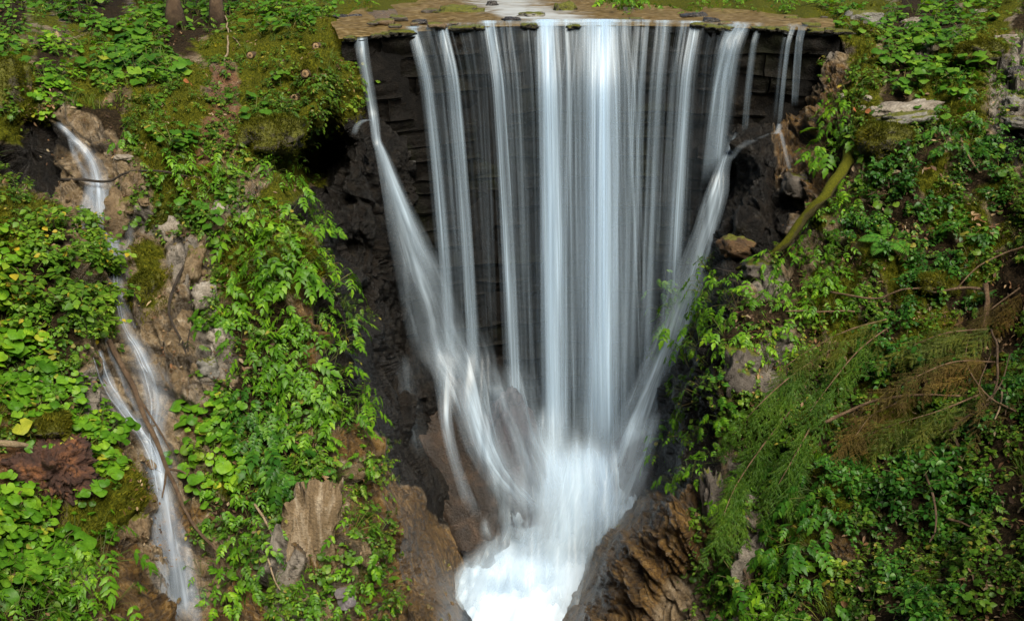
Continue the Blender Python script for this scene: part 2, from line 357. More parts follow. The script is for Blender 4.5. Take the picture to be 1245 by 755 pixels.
# ------------------------------------------------------------------ terrain control points (pixel, depth)
cp_ = []
def K(u, v, d): cp_.append((u, v, float(d)))
for a in [(-350,-70,45),(0,-70,45),(500,-75,55),(1000,-70,45),(1600,-70,40),(1300,-40,17),
  (-350,0,13.5),(-350,150,9.6),(-350,400,7.8),(-350,755,5.8),(-350,1050,4.9),(100,1050,5.6),(400,1050,6.9),(560,1050,8.0),
  (0,0,15.2),(100,0,15.4),(200,0,15.6),(300,0,15.6),(380,0,15.5),(0,30,13.6),(100,30,13.8),(200,30,14.0),(300,30,13.9),(0,60,12.2),(100,60,12.6),(200,60,12.8),(290,55,12.8),
  (350,35,13.0),(400,25,12.9),(0,100,10.8),(80,100,11.0),(150,90,11.6),(220,100,11.6),(300,100,11.5),(360,70,11.7),(398,62,11.5),(406,92,11.2),(402,130,11.1),(360,110,11.2),
  (380,150,11.1),(340,150,10.9),(335,180,10.8),(300,150,10.9),(358,175,10.9),
  (372,190,12.3),(390,180,12.5),(410,175,12.4),(395,215,12.3),(375,222,12.0),
  (20,140,10.3),(40,165,10.6),(30,200,10.5),(55,230,10.3),(10,240,9.7),(70,150,10.4),(110,150,10.5),(200,130,10.9),
  (120,200,10.3),(200,200,10.3),(270,200,10.5),(320,215,10.5),(355,235,10.55),(0,300,9.2),(80,300,9.4),(140,300,9.9),(200,300,9.8),(300,300,9.9),
  (0,400,8.7),(90,400,8.9),(150,400,9.4),(200,400,9.4),(270,400,9.5),(350,400,9.4),(0,500,8.2),(100,500,8.6),(170,500,9.0),(250,500,9.1),(350,500,9.1),(410,500,9.3),
  (30,530,8.1),(60,590,8.2),(0,600,7.8),(110,600,8.1),(200,600,8.7),(260,600,8.8),(350,600,8.7),(440,600,9.1),
  (0,755,6.8),(100,755,7.2),(210,755,8.1),(300,755,8.2),(400,755,8.3),(480,755,8.7),(380,650,8.4),
  # ridge beside the gorge, and the gorge wall just beyond it
  (372,248,10.6),(398,300,10.3),(416,370,10.1),(438,450,9.9),(462,540,9.7),(496,640,9.5),(540,745,9.2),(560,800,9.0),
  (392,246,11.7),(417,300,11.6),(438,370,11.5),(460,450,11.4),(486,540,11.3),(520,640,11.5),(556,735,11.8),(575,800,11.9),
  (425,165,11.5),(445,170,11.6),(430,210,11.35),(448,240,11.6),(425,260,11.4),(440,290,11.6),(460,340,11.8),(470,400,11.9),(490,470,11.9),(515,560,12.0),(540,640,12.2),(565,710,12.5),
  # boulders below the fall
  (530,430,12.5),(545,490,12.5),(560,560,12.5),(580,640,12.7),(600,480,12.7),(625,550,12.8),(600,600,12.8),(640,620,13.0),
  (775,560,12.8),(755,620,12.9),(792,510,12.6),(800,590,12.1),
  # right gorge wall
  (905,185,11.75),(935,185,11.6),(930,240,11.4),(895,260,11.55),(905,310,11.4),(870,320,11.6),(850,390,11.8),(832,440,11.9),(812,520,12.0),(805,570,12.0),
  (990,140,11.55),(975,190,11.4),(965,240,11.2),(965,290,11.0),(945,325,10.85),(1020,110,11.5),(1045,140,11.0),(1030,180,10.95),
  (925,345,10.7),(880,365,10.6),(855,420,10.6),(838,480,10.6),(832,560,10.5),(808,610,10.6),(765,655,10.9),(735,705,10.9),(712,765,10.8),(690,830,10.5),
  (1030,55,11.9),(1040,30,12.6),(1020,15,13.4),(1100,0,14.3),(1100,45,12.3),(1170,30,12.4),(1245,0,13.0),(1245,60,11.4),(1160,100,11.1),(1100,110,10.9),(1100,150,10.6),(1080,175,10.6),
  (1245,200,10.0),(1180,180,10.3),(1050,250,10.4),(1150,250,10.1),(1245,300,9.5),(1050,350,10.1),(1150,350,9.6),(950,430,10.1),(1050,450,9.7),(1150,450,9.2),(1245,450,8.8),
  (890,560,10.1),(950,560,9.7),(1050,600,9.1),(1150,600,8.6),(1245,600,8.0),(850,700,9.9),(820,755,9.9),(950,755,9.1),(1050,755,8.4),(1150,755,7.8),(1245,755,7.2),
  (1600,0,11.5),(1600,200,8.8),(1600,400,7.4),(1600,755,5.8),(1600,1050,4.8),(1200,1050,5.9),(900,1050,7.4),(750,1050,8.8)]: K(*a)
for u in range(430, 1010, 72):
    for v in (32, 22): K(u, v, ZD(v, -1.29))
for u in range(520, 740, 60):
    for v in (12, 2): K(u, v, ZD(v, -1.29))
for u in (430, 470): K(u, 6, 14.4)
for u in (770, 850, 930, 990): K(u, 8, 14.0)
for u in (520, 620, 720): K(u, -20, ZD(-20, -1.27))
for v in (60, 130, 220, 320, 420, 500):
    for u in range(460, 1010, 60):
        lo = np.interp(v, [0, 60, 150, 300, 400, 500], [420, 425, 455, 480, 495, 530]); hi = np.interp(v, [0, 100, 160, 300, 400, 500], [1010, 985, 930, 850, 815, 795])
        if lo < u < hi: K(u, v, WD(u, v, -.45))
K(426, 80, WD(426, 80, .0)); K(440, 130, WD(440, 130, 0)); K(1005, 85, WD(1005, 85, 0)); K(975, 140, WD(975, 140, 0))
for u in (640, 690, 740): K(u, 545, WD(u, 545, -.3))
for u, v, z in [(640,600,-7.0),(690,600,-7.0),(730,600,-7.0),(640,690,-7.45),(690,690,-7.45),(600,740,-7.5),(660,760,-7.6),(640,850,-7.8),(650,1050,-8.2),(610,850,-7.8)]: K(u, v, ZD(v, z))
cpa = np.array(cp_); PU = cpa[:, 0]; PV = cpa[:, 1]
def ker(r2): return np.sqrt(r2+14.**2)
Am = ker((PU[:, None]-PU)**2+(PV[:, None]-PV)**2); n_ = len(PU)
Am = np.block([[Am-np.eye(n_)*1.0, np.ones((n_, 1))], [np.ones((1, n_)), np.zeros((1, 1))]])
sol = np.linalg.solve(Am, np.concatenate([cpa[:, 2], [0]]))
def base_depth(u, v):
    u = np.asarray(u, float); v = np.asarray(v, float); sh = u.shape; u = u.ravel(); v = v.ravel(); r = np.empty(len(u))
    for s in range(0, len(u), 20000):
        e = slice(s, s+20000)
        r[e] = ker((u[e, None]-PU)**2+(v[e, None]-PV)**2)@sol[:-1]+sol[-1]
    return r.reshape(sh)
us = np.concatenate([np.arange(-350, -20, 12), np.arange(-20, 1265, 1.7), np.arange(1265, 1601, 12)])
vs = np.concatenate([np.arange(-72, -10, 6), np.arange(-10, 775, 1.7), np.arange(775, 1051, 12)])
U, Vv = np.meshgrid(us, vs)
Dg = np.clip(base_depth(U, Vv), 4.2, 60)

# material / plant maps (40 px cells, columns 0..30 from the left edge, rows from the top)
GM = [r_.replace(' ', '') for r_ in (
    "smss mssm mmmt tttt tttt tttt tmms smms",
    "msmm msmm mmmk kkkk kkkk kkkk kgms gmmg",
    "msmm smom mmmk kkkk kkkk kkkk kbms mmgg",
    "mmss mmom mmmk kkkk kkkk kkkk bbms mmgk",
    "kkrr mmom mmkk kkkk kkkk kkkk bsms smkk",
    "kkrr rmmr mkkk kkkk kkkk kkkk bsms msms",
    "mmrr gmrg mkkk kkkk kkkk kkkk gmss mmsm",
    "msrr mgrm mmkk kkkk kkkk kkkk bsms smms",
    "ssrr mgrm mmkk kkkk kkkk kkkg smsm smss",
    "ssrr mrgs sbkk kkkk kkkk kkss mmsm ssss",
    "sssr rrgs sbkk kkkk kkkk kksg smsm msss",
    "ssgr rrgs sbkk kkkk kkkk kksg smms ssms",
    "msgg rrbs sbkk kkkk kkkk kkss mmsm msss",
    "oomr rrrs ssbk kkkk kkkk kkss msms msss",
    "oomm rrms ssrb kkkk kkkk kkgs smss ssss",
    "ssmm rbss gbrb bkkk kbbb bbrg smss ssss",
    "ssmb rbrr gbrb bbkk bbbb bbgs mbss ssss",
    "ssgb gkrb gbrb bbkb bbbb brgs ssss msss",
    "sssb brbb grrb bbkb bbbb rrgs smss ssss")]
PM = [r_.replace(' ', '') for r_ in (
    "gggn gggg ggCC C... ..CC CCCC nggg ggnn",
    "gGGg gnnx nnx. .... .... .... .nng gnnn",
    "nGGg gnnn nnn. .... .... .... .nng ggnn",
    "nGxx nnnn nnn. .... .... .... .Cnn gcnn",
    ".... ngnn nn.. .... .... .... .Cnn ccD.",
    "n... nCCn C... .... .... .... .CDD nDnn",
    "nY.. nngn CC.. .... .... .... .CDD DnDn",
    "GYY. .nnC CC.. .... .... .... .CDn DcDn",
    "GYYY ..nC CC.. .... .... .C.C CCnD Dnnn",
    "YYYY ..nC CCn. .... .... CCCC CCnD nDnn",
    "GGYn ..nC CCC. .... .... CCCC nFDD nnnn",
    "GGn. ..nC CCC. .... .... CcnF nFDD DnnD",
    "GG.. ..Gc CCC. .... .... CCnF Fnnn nnDD",
    "nGG. ..Gc cCnn .... .... CCFF FCnn nDnn",
    "..G. ..GC cnnn .... .... CCFF cDDD Dnnn",
    "Gn.. ..CC nnnn .... .... .nCF FcDD DDnn",
    "GGC. ..nC ..Cn .... .... .nFc cDDn nnnn",
    "GCC. ..CC .CCn .... .... .ncC nnnD nnnn",
    "CCC. .... nCCn .... .... .ncC cnnn Dnnn")]
def sample(mapv, ch, u, v):
    a = np.array([[1. if c_ in ch else 0. for c_ in r] for r in mapv])
    x = np.clip(u/40-.5, 0, a.shape[1]-1.001); y = np.clip(v/40-.5, 0, a.shape[0]-1.001)
    i = y.astype(int); j = x.astype(int); fy = y-i; fx = x-j
    return a[i, j]*(1-fy)*(1-fx)+a[i+1, j]*fy*(1-fx)+a[i, j+1]*(1-fy)*fx+a[i+1, j+1]*fy*fx
def warp(u, v, k=20):
    q = np.stack([u/55, v/55, np.zeros_like(u)], -1)
    return u+k*fbm(q, 3, 50), v+k*fbm(q, 3, 60)
Uw, Vw = warp(U, Vv)
W = {k: sample(GM, k, Uw, Vw) for k in 'msorgkbt'}
bankv = np.interp(U, [405, 430, 505, 535, 545, 708, 718, 735, 900, 1012], [22, 16, 9, 0, -80, -80, 2, 8, 19, 27])
inst = (Vv < 38) & (U > 410) & (U < 1012)
wet = inst & (Vv > bankv)
for k in W: W[k] = np.where(wet, 1. if k == 't' else 0., np.where(inst, 1. if k == 'm' else 0., W[k]))
# side-stream courses: water-washed rock, no moss
side_paths = [[(68,148),(88,166),(104,184),(116,206),(121,232),(124,262),(134,292),(140,325),(144,365),(152,398),(168,425),(182,455),(190,490),(188,525),(192,560),(198,600),(206,650),(214,700),(220,760)],
              [(117,425),(126,455),(142,485),(163,515),(183,545),(194,580)]]
def segdist(u, v, path):
    r = np.full(np.shape(u), 1e9)
    for (x0, y0), (x1, y1) in zip(path[:-1], path[1:]):
        dx, dy = x1-x0, y1-y0; t = np.clip(((u-x0)*dx+(v-y0)*dy)/(dx*dx+dy*dy), 0, 1)
        r = np.minimum(r, np.hypot(u-x0-t*dx, v-y0-t*dy))
    return r
sd = np.minimum(segdist(U, Vv, side_paths[0]), segdist(U, Vv, side_paths[1]))
near = np.clip(1-(sd-14)/22, 0, 1)
W['k'] = np.maximum(W['k'], .42*near)
W['m'] *= 1-near*.9; W['s'] *= 1-near; W['r'] = np.maximum(W['r'], near*.9)
def smooth2_(a, k):
    for _ in range(k):
        b = a.copy(); b[1:-1, 1:-1] = (a[1:-1, 1:-1]*2+a[:-2, 1:-1]+a[2:, 1:-1]+a[1:-1, :-2]+a[1:-1, 2:])/6; a = b
    return a
# displacement
P0 = P(U, Vv, Dg)
du = np.gradient(P0, axis=1); dv = np.gradient(P0, axis=0); Nn = np.cross(du, dv); Nn /= np.linalg.norm(Nn, axis=-1)[..., None]+1e-12
Nn *= np.where((Nn*P0).sum(-1) > 0, -1., 1.)[..., None]
R = np.array([[.93, .1, .36], [-.1, 1., 0], [-.36, 0, .93]])
Q0 = P0@R.T+.12*np.stack([fbm(P0*1.7, 3, 5), fbm(P0*1.7, 3, 8), fbm(P0*1.7, 3, 12)], -1)
f1, e1 = facets(Q0*np.array([3.4, 3.0, 1.25]), 21)
f2, e2 = facets(Q0*np.array([9., 8., 3.8]), 31)
f3, e3 = facets(P0*17., 41)
rockw = np.clip(W['r']+W['g']+W['b']+.9*W['k'], 0, 1)
rk = .15*f1+.055*f2+.016*f3-.05*np.exp(-(e1/.05)**2)-.02*np.exp(-(e2/.07)**2)+.035*fbm(P0*3, 4, 3)
ms = .17*fbm(P0*1.5, 3, 71)+.09*np.abs(fbm(P0*4.5, 3, 75))+.05*fbm(P0*11, 3, 77)
so = .13*fbm(P0*1.8, 3, 81)+.03*fbm(P0*8, 4, 85)
lay = P0@np.array([.88, .25, .36])*4.6+.55*fbm(P0*1.3, 3, 55)+.12*fbm(P0*9, 3, 56)
lf_ = np.floor(lay); fr_ = lay-lf_; zz_ = np.zeros_like(lay)
rk = rk*(1-.45*np.clip(W['b'], 0, 1))+np.clip(W['b']+.5*W['r'], 0, 1)*(.10*fr_**1.6+.12*(_h(lf_, zz_, zz_, 5)-.5)+.05*(np.modf(np.abs(lay*2.7))[0]-.5))
disp = rockw*rk+np.clip(W['m'], 0, 1)*ms+np.clip(W['s']+W['o'], 0, 1)*so
disp *= np.where(inst, .25, 1.)*np.clip((Vv+40)/60, .1, 1)
disp *= 1-.45*near
Vw_ = P0/np.linalg.norm(P0, axis=-1)[..., None]; disp *= np.clip(np.abs((smooth2_(Nn, 4)*Vw_).sum(-1))*2.4, .28, 1)
foot = np.clip((Vv-400)/50, 0, 1)*np.clip((U-505-.0*Vv)/30, 0, 1)*np.clip((745-U)/30, 0, 1); disp *= 1-.65*foot
disp = disp-.05*near*np.exp(-(sd/16)**2)
far = np.clip((Dg-13)/4, 0, 1); disp *= 1-.5*far
PT = P0+Nn*disp[..., None]
crack = np.where(rockw > .3, np.minimum(e1, e2*1.3), 1.)
nr, nc = U.shape
terrain = mesh('terrain', PT, gridfaces(nr, nc), None, M['terrain'], attrs={
    'w1': np.stack([W['m'], W['s'], W['o']], -1).reshape(-1, 3), 'w2': np.stack([W['g'], W['k'], W['b']+W['t']], -1).reshape(-1, 3), 'crack': crack.ravel()})
tag(terrain, kind='structure', label='rocky gorge banks of wet stone, moss and soil')
# final depth of the displaced surface
Df = PT[..., 1]*cp-PT[..., 2]*sp
du = np.gradient(PT, axis=1); dv = np.gradient(PT, axis=0)
def smooth2(a, k):
    for _ in range(k):
        b = a.copy(); b[1:-1, 1:-1] = (a[1:-1, 1:-1]*2+a[:-2, 1:-1]+a[2:, 1:-1]+a[1:-1, :-2]+a[1:-1, 2:])/6; a = b
    return a
NF = smooth2(Nn, 3); NF /= np.linalg.norm(NF, axis=-1)[..., None]
def idx(u, v):
    j = np.clip(np.searchsorted(us, u), 0, nc-1); i = np.clip(np.searchsorted(vs, v), 0, nr-1); return i, j
def TD(u, v, off=0.):
    i, j = idx(u, v); return Df[i, j]-off
def TP(u, v, off=0.):                        # terrain point seen at a pixel, lifted off along its normal
    i, j = idx(u, v); return PT[i, j]+NF[i, j]*off
SD = smooth2(Df, 25)
def smoothD(u, v):
    i, j = idx(u, v); return SD[i, j]
# distant ground reaching the horizon, and the sky is the world
g = 40; xs = np.linspace(-400, 400, g); ys = np.concatenate([np.linspace(26, 60, 12), np.linspace(70, 900, 28)])
X, Y = np.meshgrid(xs, ys); Z = -1.5+.4*fbm(np.stack([X/30, Y/30, X*0], -1), 3, 9)-.0*X
gm = rockmat('forest_floor', [(.03, .03, .012), (.05, .07, .02), (.08, .08, .03)], .9, .7)
tag(mesh('ground', np.stack([X, Y, Z], -1), gridfaces(*X.shape), None, gm), kind='structure')

# ------------------------------------------------------------------ dam wall (curved, coursed rubble)
def dam():
    root = empty('stone_dam', P(720, 560, 13.3), 'dark curved dam wall of wet coursed stone behind the waterfall', 'stone wall')
    b = Bag(); ztop = -1.25; z = -7.3; r = random.Random(3); rows = []; ztop_ = ztop
    while z < ztop-.02:
        h = r.uniform(.13, .27)
        if z+h > ztop-.12: h = ztop-z
        rows.append((z, h)); z += h
    for z, h in rows:
        x = -1.82+r.uniform(-.04, 0)
        while x < 3.42:
            w = r.uniform(.25, .95); w = min(w, 3.5-x)
            if w < .06: break
            g_ = .006; d0 = r.uniform(-.02, .02); n = 9; mrows = 5
            xx = np.linspace(x+g_, x+w-g_, n); zz = np.linspace(z+g_, z+h-g_, mrows)
            XX, ZZ = np.meshgrid(xx, zz); YY = ywall(XX)+d0
            ed = np.minimum(np.minimum(XX-xx[0], xx[-1]-XX)/w*3, np.minimum(ZZ-zz[0], zz[-1]-ZZ)/h*2)
            YY = YY-.010*np.clip(ed*1.5, 0, 1)+.08*fbm(np.stack([XX*4, YY*4, ZZ*5], -1), 3, 9)
            XX = XX+.01*fbm(np.stack([XX*4, ZZ*9, YY], -1), 2, 2); ZZ = ZZ+.03*fbm(np.stack([XX*2.2, ZZ*4, YY], -1), 2, 4)-.05*np.clip(-(XX+.4)/1.4, 0, 1)*(z > -2.5)
            V = np.stack([XX, YY, ZZ], -1).reshape(-1, 3)
            i = np.arange(n*mrows).reshape(mrows, n)
            ring = np.concatenate([i[0, :], i[1:, -1], i[-1, -2::-1], i[-2:0:-1, 0]])
            back = V[ring]+np.array([0, .22, 0]); nb = len(ring)
            Qb = [(ring[k], n*mrows+k, n*mrows+(k+1) % nb, ring[(k+1) % nb]) for k in range(nb)]
            b.add(np.vstack([V, back]), np.vstack([gridfaces(mrows, n), Qb])); x += w
    b.build('stone_courses', M['dam'], root)
    xs_ = np.linspace(-1.82, 3.50, 60); bb = Bag()
    prof = [(.015, -7.4), (.015, -1.27), (.95, -1.27), (.95, -7.4)]
    V = np.array([[[x, ywall(x)+p_[0], p_[1]-(.06*float(np.clip(-(x+.4)/1.4, 0, 1)) if p_[1] > -2 else 0)] for p_ in prof] for x in xs_])
    bb.add(V.reshape(-1, 3), gridfaces(60, 4)); bb.build('mortar_core', M['rock_black'], root)
    cs = Bag(); r = random.Random(8)
    for a, b_ in [(452,494),(548,584),(634,650),(690,700),(856,882),(914,918),(930,954),(984,1012),(420,428)]:
        u = a
        while u < b_:
            w = r.uniform(10, 22); v, d = lipw(u+w/2); s_ = F/d; V, Q, T = rock_arr(w/s_*.6, .11, .028, int(u), 12, .3)
            mesh('crest_stone', V+P(u+w/2, v+r.uniform(.5, 2.5), d+.04)-np.array(root.location), Q, None, M['rock_crest'], root); u += w*.85

# ------------------------------------------------------------------ water
def ribbon(bag, rows, nacross=22, nd=60, ruff=.015, layer=0, edge=.8, U0=0., trunc=False, ends=(.04, .12), dfun=None):
    """rows: (uL, uR, v, depth, dens) -> soft-edged sheet"""
    R_ = smoothpath(np.array(rows, float), nd)
    s = np.linspace(0, 1, nacross); t = np.linspace(0, 1, nd)
    uu = R_[:, 0:1]*(1-s)+R_[:, 1:2]*s; vv = np.repeat(R_[:, 2:3], nacross, 1); dd = np.repeat(R_[:, 3:4], nacross, 1)
    if dfun is not None: dd = dfun(uu, vv)-R_[:, 3:4]
    X = P(uu, vv, dd)
    q = np.stack([uu/9+layer*13, vv/160, np.zeros_like(uu)+layer], -1)
    X[..., 1] -= ruff*fbm(q, 2, 5+layer)
    e = np.clip(np.minimum(s, 1-s)/.5, 0, 1)**edge
    te = np.clip(t/max(ends[0], 1e-3), 0, 1)*np.clip((1-t)/max(ends[1], 1e-3), 0, 1)
    dens = np.clip(R_[:, 4:5], 0, 1.2)*e[None]*te[:, None]
    wpx = max(4., float(np.mean(R_[:, 1]-R_[:, 0])))
    Lm = np.concatenate([[0], np.cumsum(np.linalg.norm(np.diff(X.mean(1), axis=0), axis=1))])
    uvx = np.repeat((s*wpx/40+U0)[None], nd, 0); uvy = np.repeat(Lm[:, None], nacross, 1)
    bag.add(X.reshape(-1, 3), gridfaces(nd, nacross)); bag.U.append((np.stack([uvx, uvy], -1).reshape(-1, 2), dens.ravel()))
def wbuild(bag, name, m_, parent):
    V, Q, T = bag.arr(); V = V-np.array(parent.location)
    uv = np.vstack([a for a, b in bag.U]); de = np.concatenate([b for a, b in bag.U])
    return mesh(name, V, Q, T, m_, parent, True, uv=uv, attrs={'dens': de})
lipv = lambda u: lipw(u)[0]
fallroot = empty('waterfall', P(690, 560, 13.0), 'tall silky white waterfall pouring over the dark stone dam', 'waterfall')
# (uL,uR at lip) -> (uL,uR at foot), foot row, outward throw, density
CUR = [((497,508),(544,557),470,.55,.80),((507,530),(548,575),480,.5,.18),((531,543),(570,585),480,.6,.82),
       ((547,590),(588,606),440,.25,.13),((587,602),(619,636),545,.7,.92),((600,632),(626,655),545,.6,.26),((630,655),(646,672),560,.5,.24),
       ((652,680),(660,694),600,.8,1.15),((655,672),(664,684),600,.95,1.0),((676,703),(686,712),600,.7,.45),((700,724),(704,728),600,.75,.62),((718,750),(714,754),600,.9,1.1),((728,744),(722,742),600,1.0,.9),((744,768),(740,766),590,.7,.5),
       ((650,858),(656,832),520,.5,.07),((690,770),(668,796),590,.85,.36),((770,790),(752,776),560,.55,.40),((784,790),(762,770),560,.5,.5),((796,818),(774,796),540,.55,.42),((806,811),(780,787),540,.5,.55),((822,836),(794,810),500,.6,.38),((838,852),(806,822),480,.6,.72),
       ((852,882),(822,856),360,.2,.09),((883,897),(852,868),225,.35,.60),((893,912),(862,880),215,.3,.55),((918,928),(900,909),172,.15,.42),
       ((954,961),(938,944),150,.12,.22),((960,968),(944,950),160,.15,.38),((970,981),(962,970),130,.2,.42)]
def lipwater(j, c_, k):
    (a0, a1), (b0, b1), vb, thr, de = c_; rows = []
    for t in np.linspace(0, 1, 9):
        s = math.sqrt(t)
        vt = lipv((a0+a1)/2)
        v = vt+(vb-vt)*t; uL = a0+(b0-a0)*s**1.15; uR = a1+(b1-a1)*s**1.15
        rows.append((uL, uR, v, WD((uL+uR)/2, v, .05+thr*s+.03*k), de*(1-.12*t)))
    # roll over the crest from the stream
    um = (a0+a1)/2; vt = lipv(um)
    rows.insert(0, (a0-2, a1+2, vt-3.0, WD(um, vt-3, -.22), de*.8)); rows.insert(0, (a0-5, a1+4, vt-6.5, ZD(vt-6.5, -1.165), de*.35)); rows[2] = (a0, a1, vt-.6, WD(um, vt, .0), de)
    return rows
for j, c_ in enumerate(CUR):
    bg = Bag(); wide = c_[0][1]-c_[0][0]
    ribbon(bg, lipwater(j, c_, 0), 20, 70, .02, j, U0=j*3.7, edge=.45, ends=(.02, .12))
    if c_[4] > .5:
        (a0, a1), (b0, b1), vb, thr, de = c_
        ribbon(bg, lipwater(j, ((a0-4, a1+3), (b0-4, b1+5), vb+10, thr*.7, de*.55), 2), 20, 70, .03, j+40, U0=j*5.1+2, edge=.6, ends=(.02, .15))
    # discrete strands inside the sheet
    rs = random.Random(j)
    for q_ in range(int(wide/8)):
        if de_ := c_[4]:
            s_ = rs.random(); w_ = rs.uniform(1.0, 4.2)
            (a0, a1), (b0, b1), vb, thr, de = c_
            ta = a0+(a1-a0)*s_; tb = b0+(b1-b0)*min(1, max(0, s_+rs.uniform(-.1, .1)))
            ribbon(bg, lipwater(j, ((ta-w_/2, ta+w_/2), (tb-w_, tb+w_), vb-rs.uniform(0, 90), thr+rs.uniform(-.05, .1), min(1, de*rs.uniform(.5, 1.))), 1), 5, 40, .0, j+7, U0=j+q_*1.3, edge=.6, ends=(.01, .3))
    wbuild(bg, 'water_curtain', M['fall'], fallroot)
# jets sliding from the rock shoulders
def D2(off): return lambda u, v: WDv(u, v, off)
bg = Bag()
rowsL = [(428,447,43,WD(437,43,-.1),.85),(431,449,60,WD(440,60,.12),.8),(439,455,100,WD(446,100,.25),.75),(447,461,140,WD(452,140,.35),.8),(451,464,170,11.55,.9),(456,470,190,11.55,1.),(463,490,230,11.6,1.),
         (472,518,290,11.7,.85),(484,552,360,11.85,.62),(498,582,430,12.0,.45),(515,600,480,12.1,.3)]
ribbon(bg, rowsL, 26, 90, .02, 91, edge=.8, ends=(.01, .15)); 
ribbon(bg, [(452,462,165,11.5,.5),(460,478,195,11.5,1.),(472,496,235,11.55,1.),(488,524,290,11.65,.8),(506,552,350,11.75,.5),(520,575,410,11.9,.25)], 20, 60, .01, 93, edge=1.2, ends=(.1, .3))
ribbon(bg, [(452,458,148,11.5,.5),(440,452,146,11.4,.6),(430,440,152,11.35,.5),(426,434,165,11.3,.3)], 8, 20, .01, 94, edge=.7)
wbuild(bg, 'side_jet', M['foamfilm'], fallroot)
bg = Bag()
rowsR = [(884,904,160,WD(894,160,.25),.3),(870,889,200,11.75,.6),(856,886,235,11.65,1.),(843,876,275,11.7,.95),(826,864,320,11.8,.85),(806,848,370,11.95,.85),(786,832,420,12.15,.9),(766,812,470,12.35,.95),(744,798,520,12.5,.9),(725,780,565,12.6,.8)]
ribbon(bg, rowsR, 26, 90, .03, 95, edge=.8, ends=(.05, .1))
ribbon(bg, [(850,868,318,11.7,.3),(838,862,345,11.7,.6),(826,852,375,11.8,.8),(814,846,410,11.95,.8),(800,830,450,12.1,.7),(788,815,490,12.3,.5)], 18, 50, .05, 96, edge=.8, ends=(.2, .3))
ribbon(bg, [(906,925,170,11.6,.2),(893,906,180,11.55,.25),(883,892,195,11.6,.5)], 8, 20, .01, 97, edge=.7)
ribbon(bg, [(945,951,150,11.6,.6),(940,950,162,11.5,.7),(932,938,163,11.5,.3),(915,925,170,11.5,.2)], 8, 20, .01, 98, edge=.7)
ribbon(bg, [(946,952,160,11.5,.6),(951,957,180,11.4,.45),(957,963,205,11.3,.35),(966,974,228,11.2,.2)], 8, 24, .01, 99, edge=.7)
wbuild(bg, 'side_jet', M['foamfilm'], fallroot)
# water over the foot boulders
def BD(off):
    return lambda u, v: base_depth(u, v)
bg = Bag()
def film(rows, n=20, m_=50, layer=0, ends=(.15, .15), edge=.8, ruff=.03):
    ribbon(bg, rows, n, m_, ruff, layer, edge=edge, ends=ends, dfun=smoothD)
def film2(rows, n=20, m_=60, layer=0, ends=(.15, .15), edge=.8, ruff=.05): ribbon(bg, rows, n, m_, ruff, layer, edge=edge, ends=ends)
film2([(488,590,390,12.0,.45),(505,604,430,12.0,.6),(530,606,465,11.9,.75),(548,608,500,11.85,.9),(562,618,540,11.85,1.),(582,632,575,11.9,.9),(600,655,600,12.0,.9),(620,690,625,12.2,.8)], 26, 80, 101)
film2([(545,575,460,11.8,.5),(556,586,490,11.75,.9),(566,600,525,11.75,.9),(580,618,560,11.8,.8),(600,640,590,11.9,.6)], 18, 60, 109, ends=(.3, .3))
film2([(505,550,400,11.9,.25),(525,556,460,11.8,.55),(533,552,510,11.7,.8),(543,560,555,11.7,.75),(557,576,600,11.8,.65),(572,592,632,11.95,.5)], 14, 60, 102)
film2([(575,650,440,11.95,.4),(592,662,490,11.95,.5),(612,668,530,12.05,.45),(628,690,575,12.15,.5),(640,700,620,12.3,.8)], 22, 60, 103)
film2([(590,604,465,11.75,.5),(596,616,480,11.7,.6),(612,634,520,11.8,.4),(632,654,575,11.9,.35),(648,664,625,12.0,.35)], 12, 50, 104, ends=(.3, .3))
film2([(750,815,500,12.0,.7),(740,802,540,12.0,.8),(728,788,580,12.0,.7),(716,770,620,12.05,.65),(700,752,670,12.1,.7)], 24, 60, 105)
film2([(785,812,500,11.8,.25),(774,806,530,11.8,.4),(768,800,560,11.85,.3),(756,790,600,11.9,.2)], 18, 40, 106)
film2([(640,690,490,12.3,.2),(636,690,530,12.2,.5),(650,700,560,12.2,.8),(656,710,600,12.2,.9)], 18, 40, 107)
film2([(470,510,430,11.75,.10),(478,515,490,11.75,.14),(500,530,560,11.8,.10)], 14, 40, 108)
for (u_, v_, w_, l_, d_) in [(600,575,12,30,11.75),(640,600,16,30,12.0),(652,640,14,30,12.1),(748,560,12,34,11.95),(735,610,12,34,12.0),(580,690,16,22,12.15),(612,672,18,22,12.15),(590,640,10,22,12.0),(716,690,12,30,12.0)]:
    sb = Bag(); ribbon(sb, [(u_-w_*.4, u_+w_*.4, v_-l_*.6, d_+.06, .4), (u_-w_*.9, u_+w_*.9, v_, d_, .85), (u_-w_*1.3+5, u_+w_*1.3+5, v_+l_*.7, d_+.03, .8), (u_-w_+9, u_+w_+9, v_+l_*1.6, d_+.08, .3)], 14, 24, .06, int(u_), ends=(.5, .5), edge=1.3); wbuild(sb, 'splash', M['veil'], fallroot)
wbuild(bg, 'boulder_film', M['foamfilm'], fallroot)
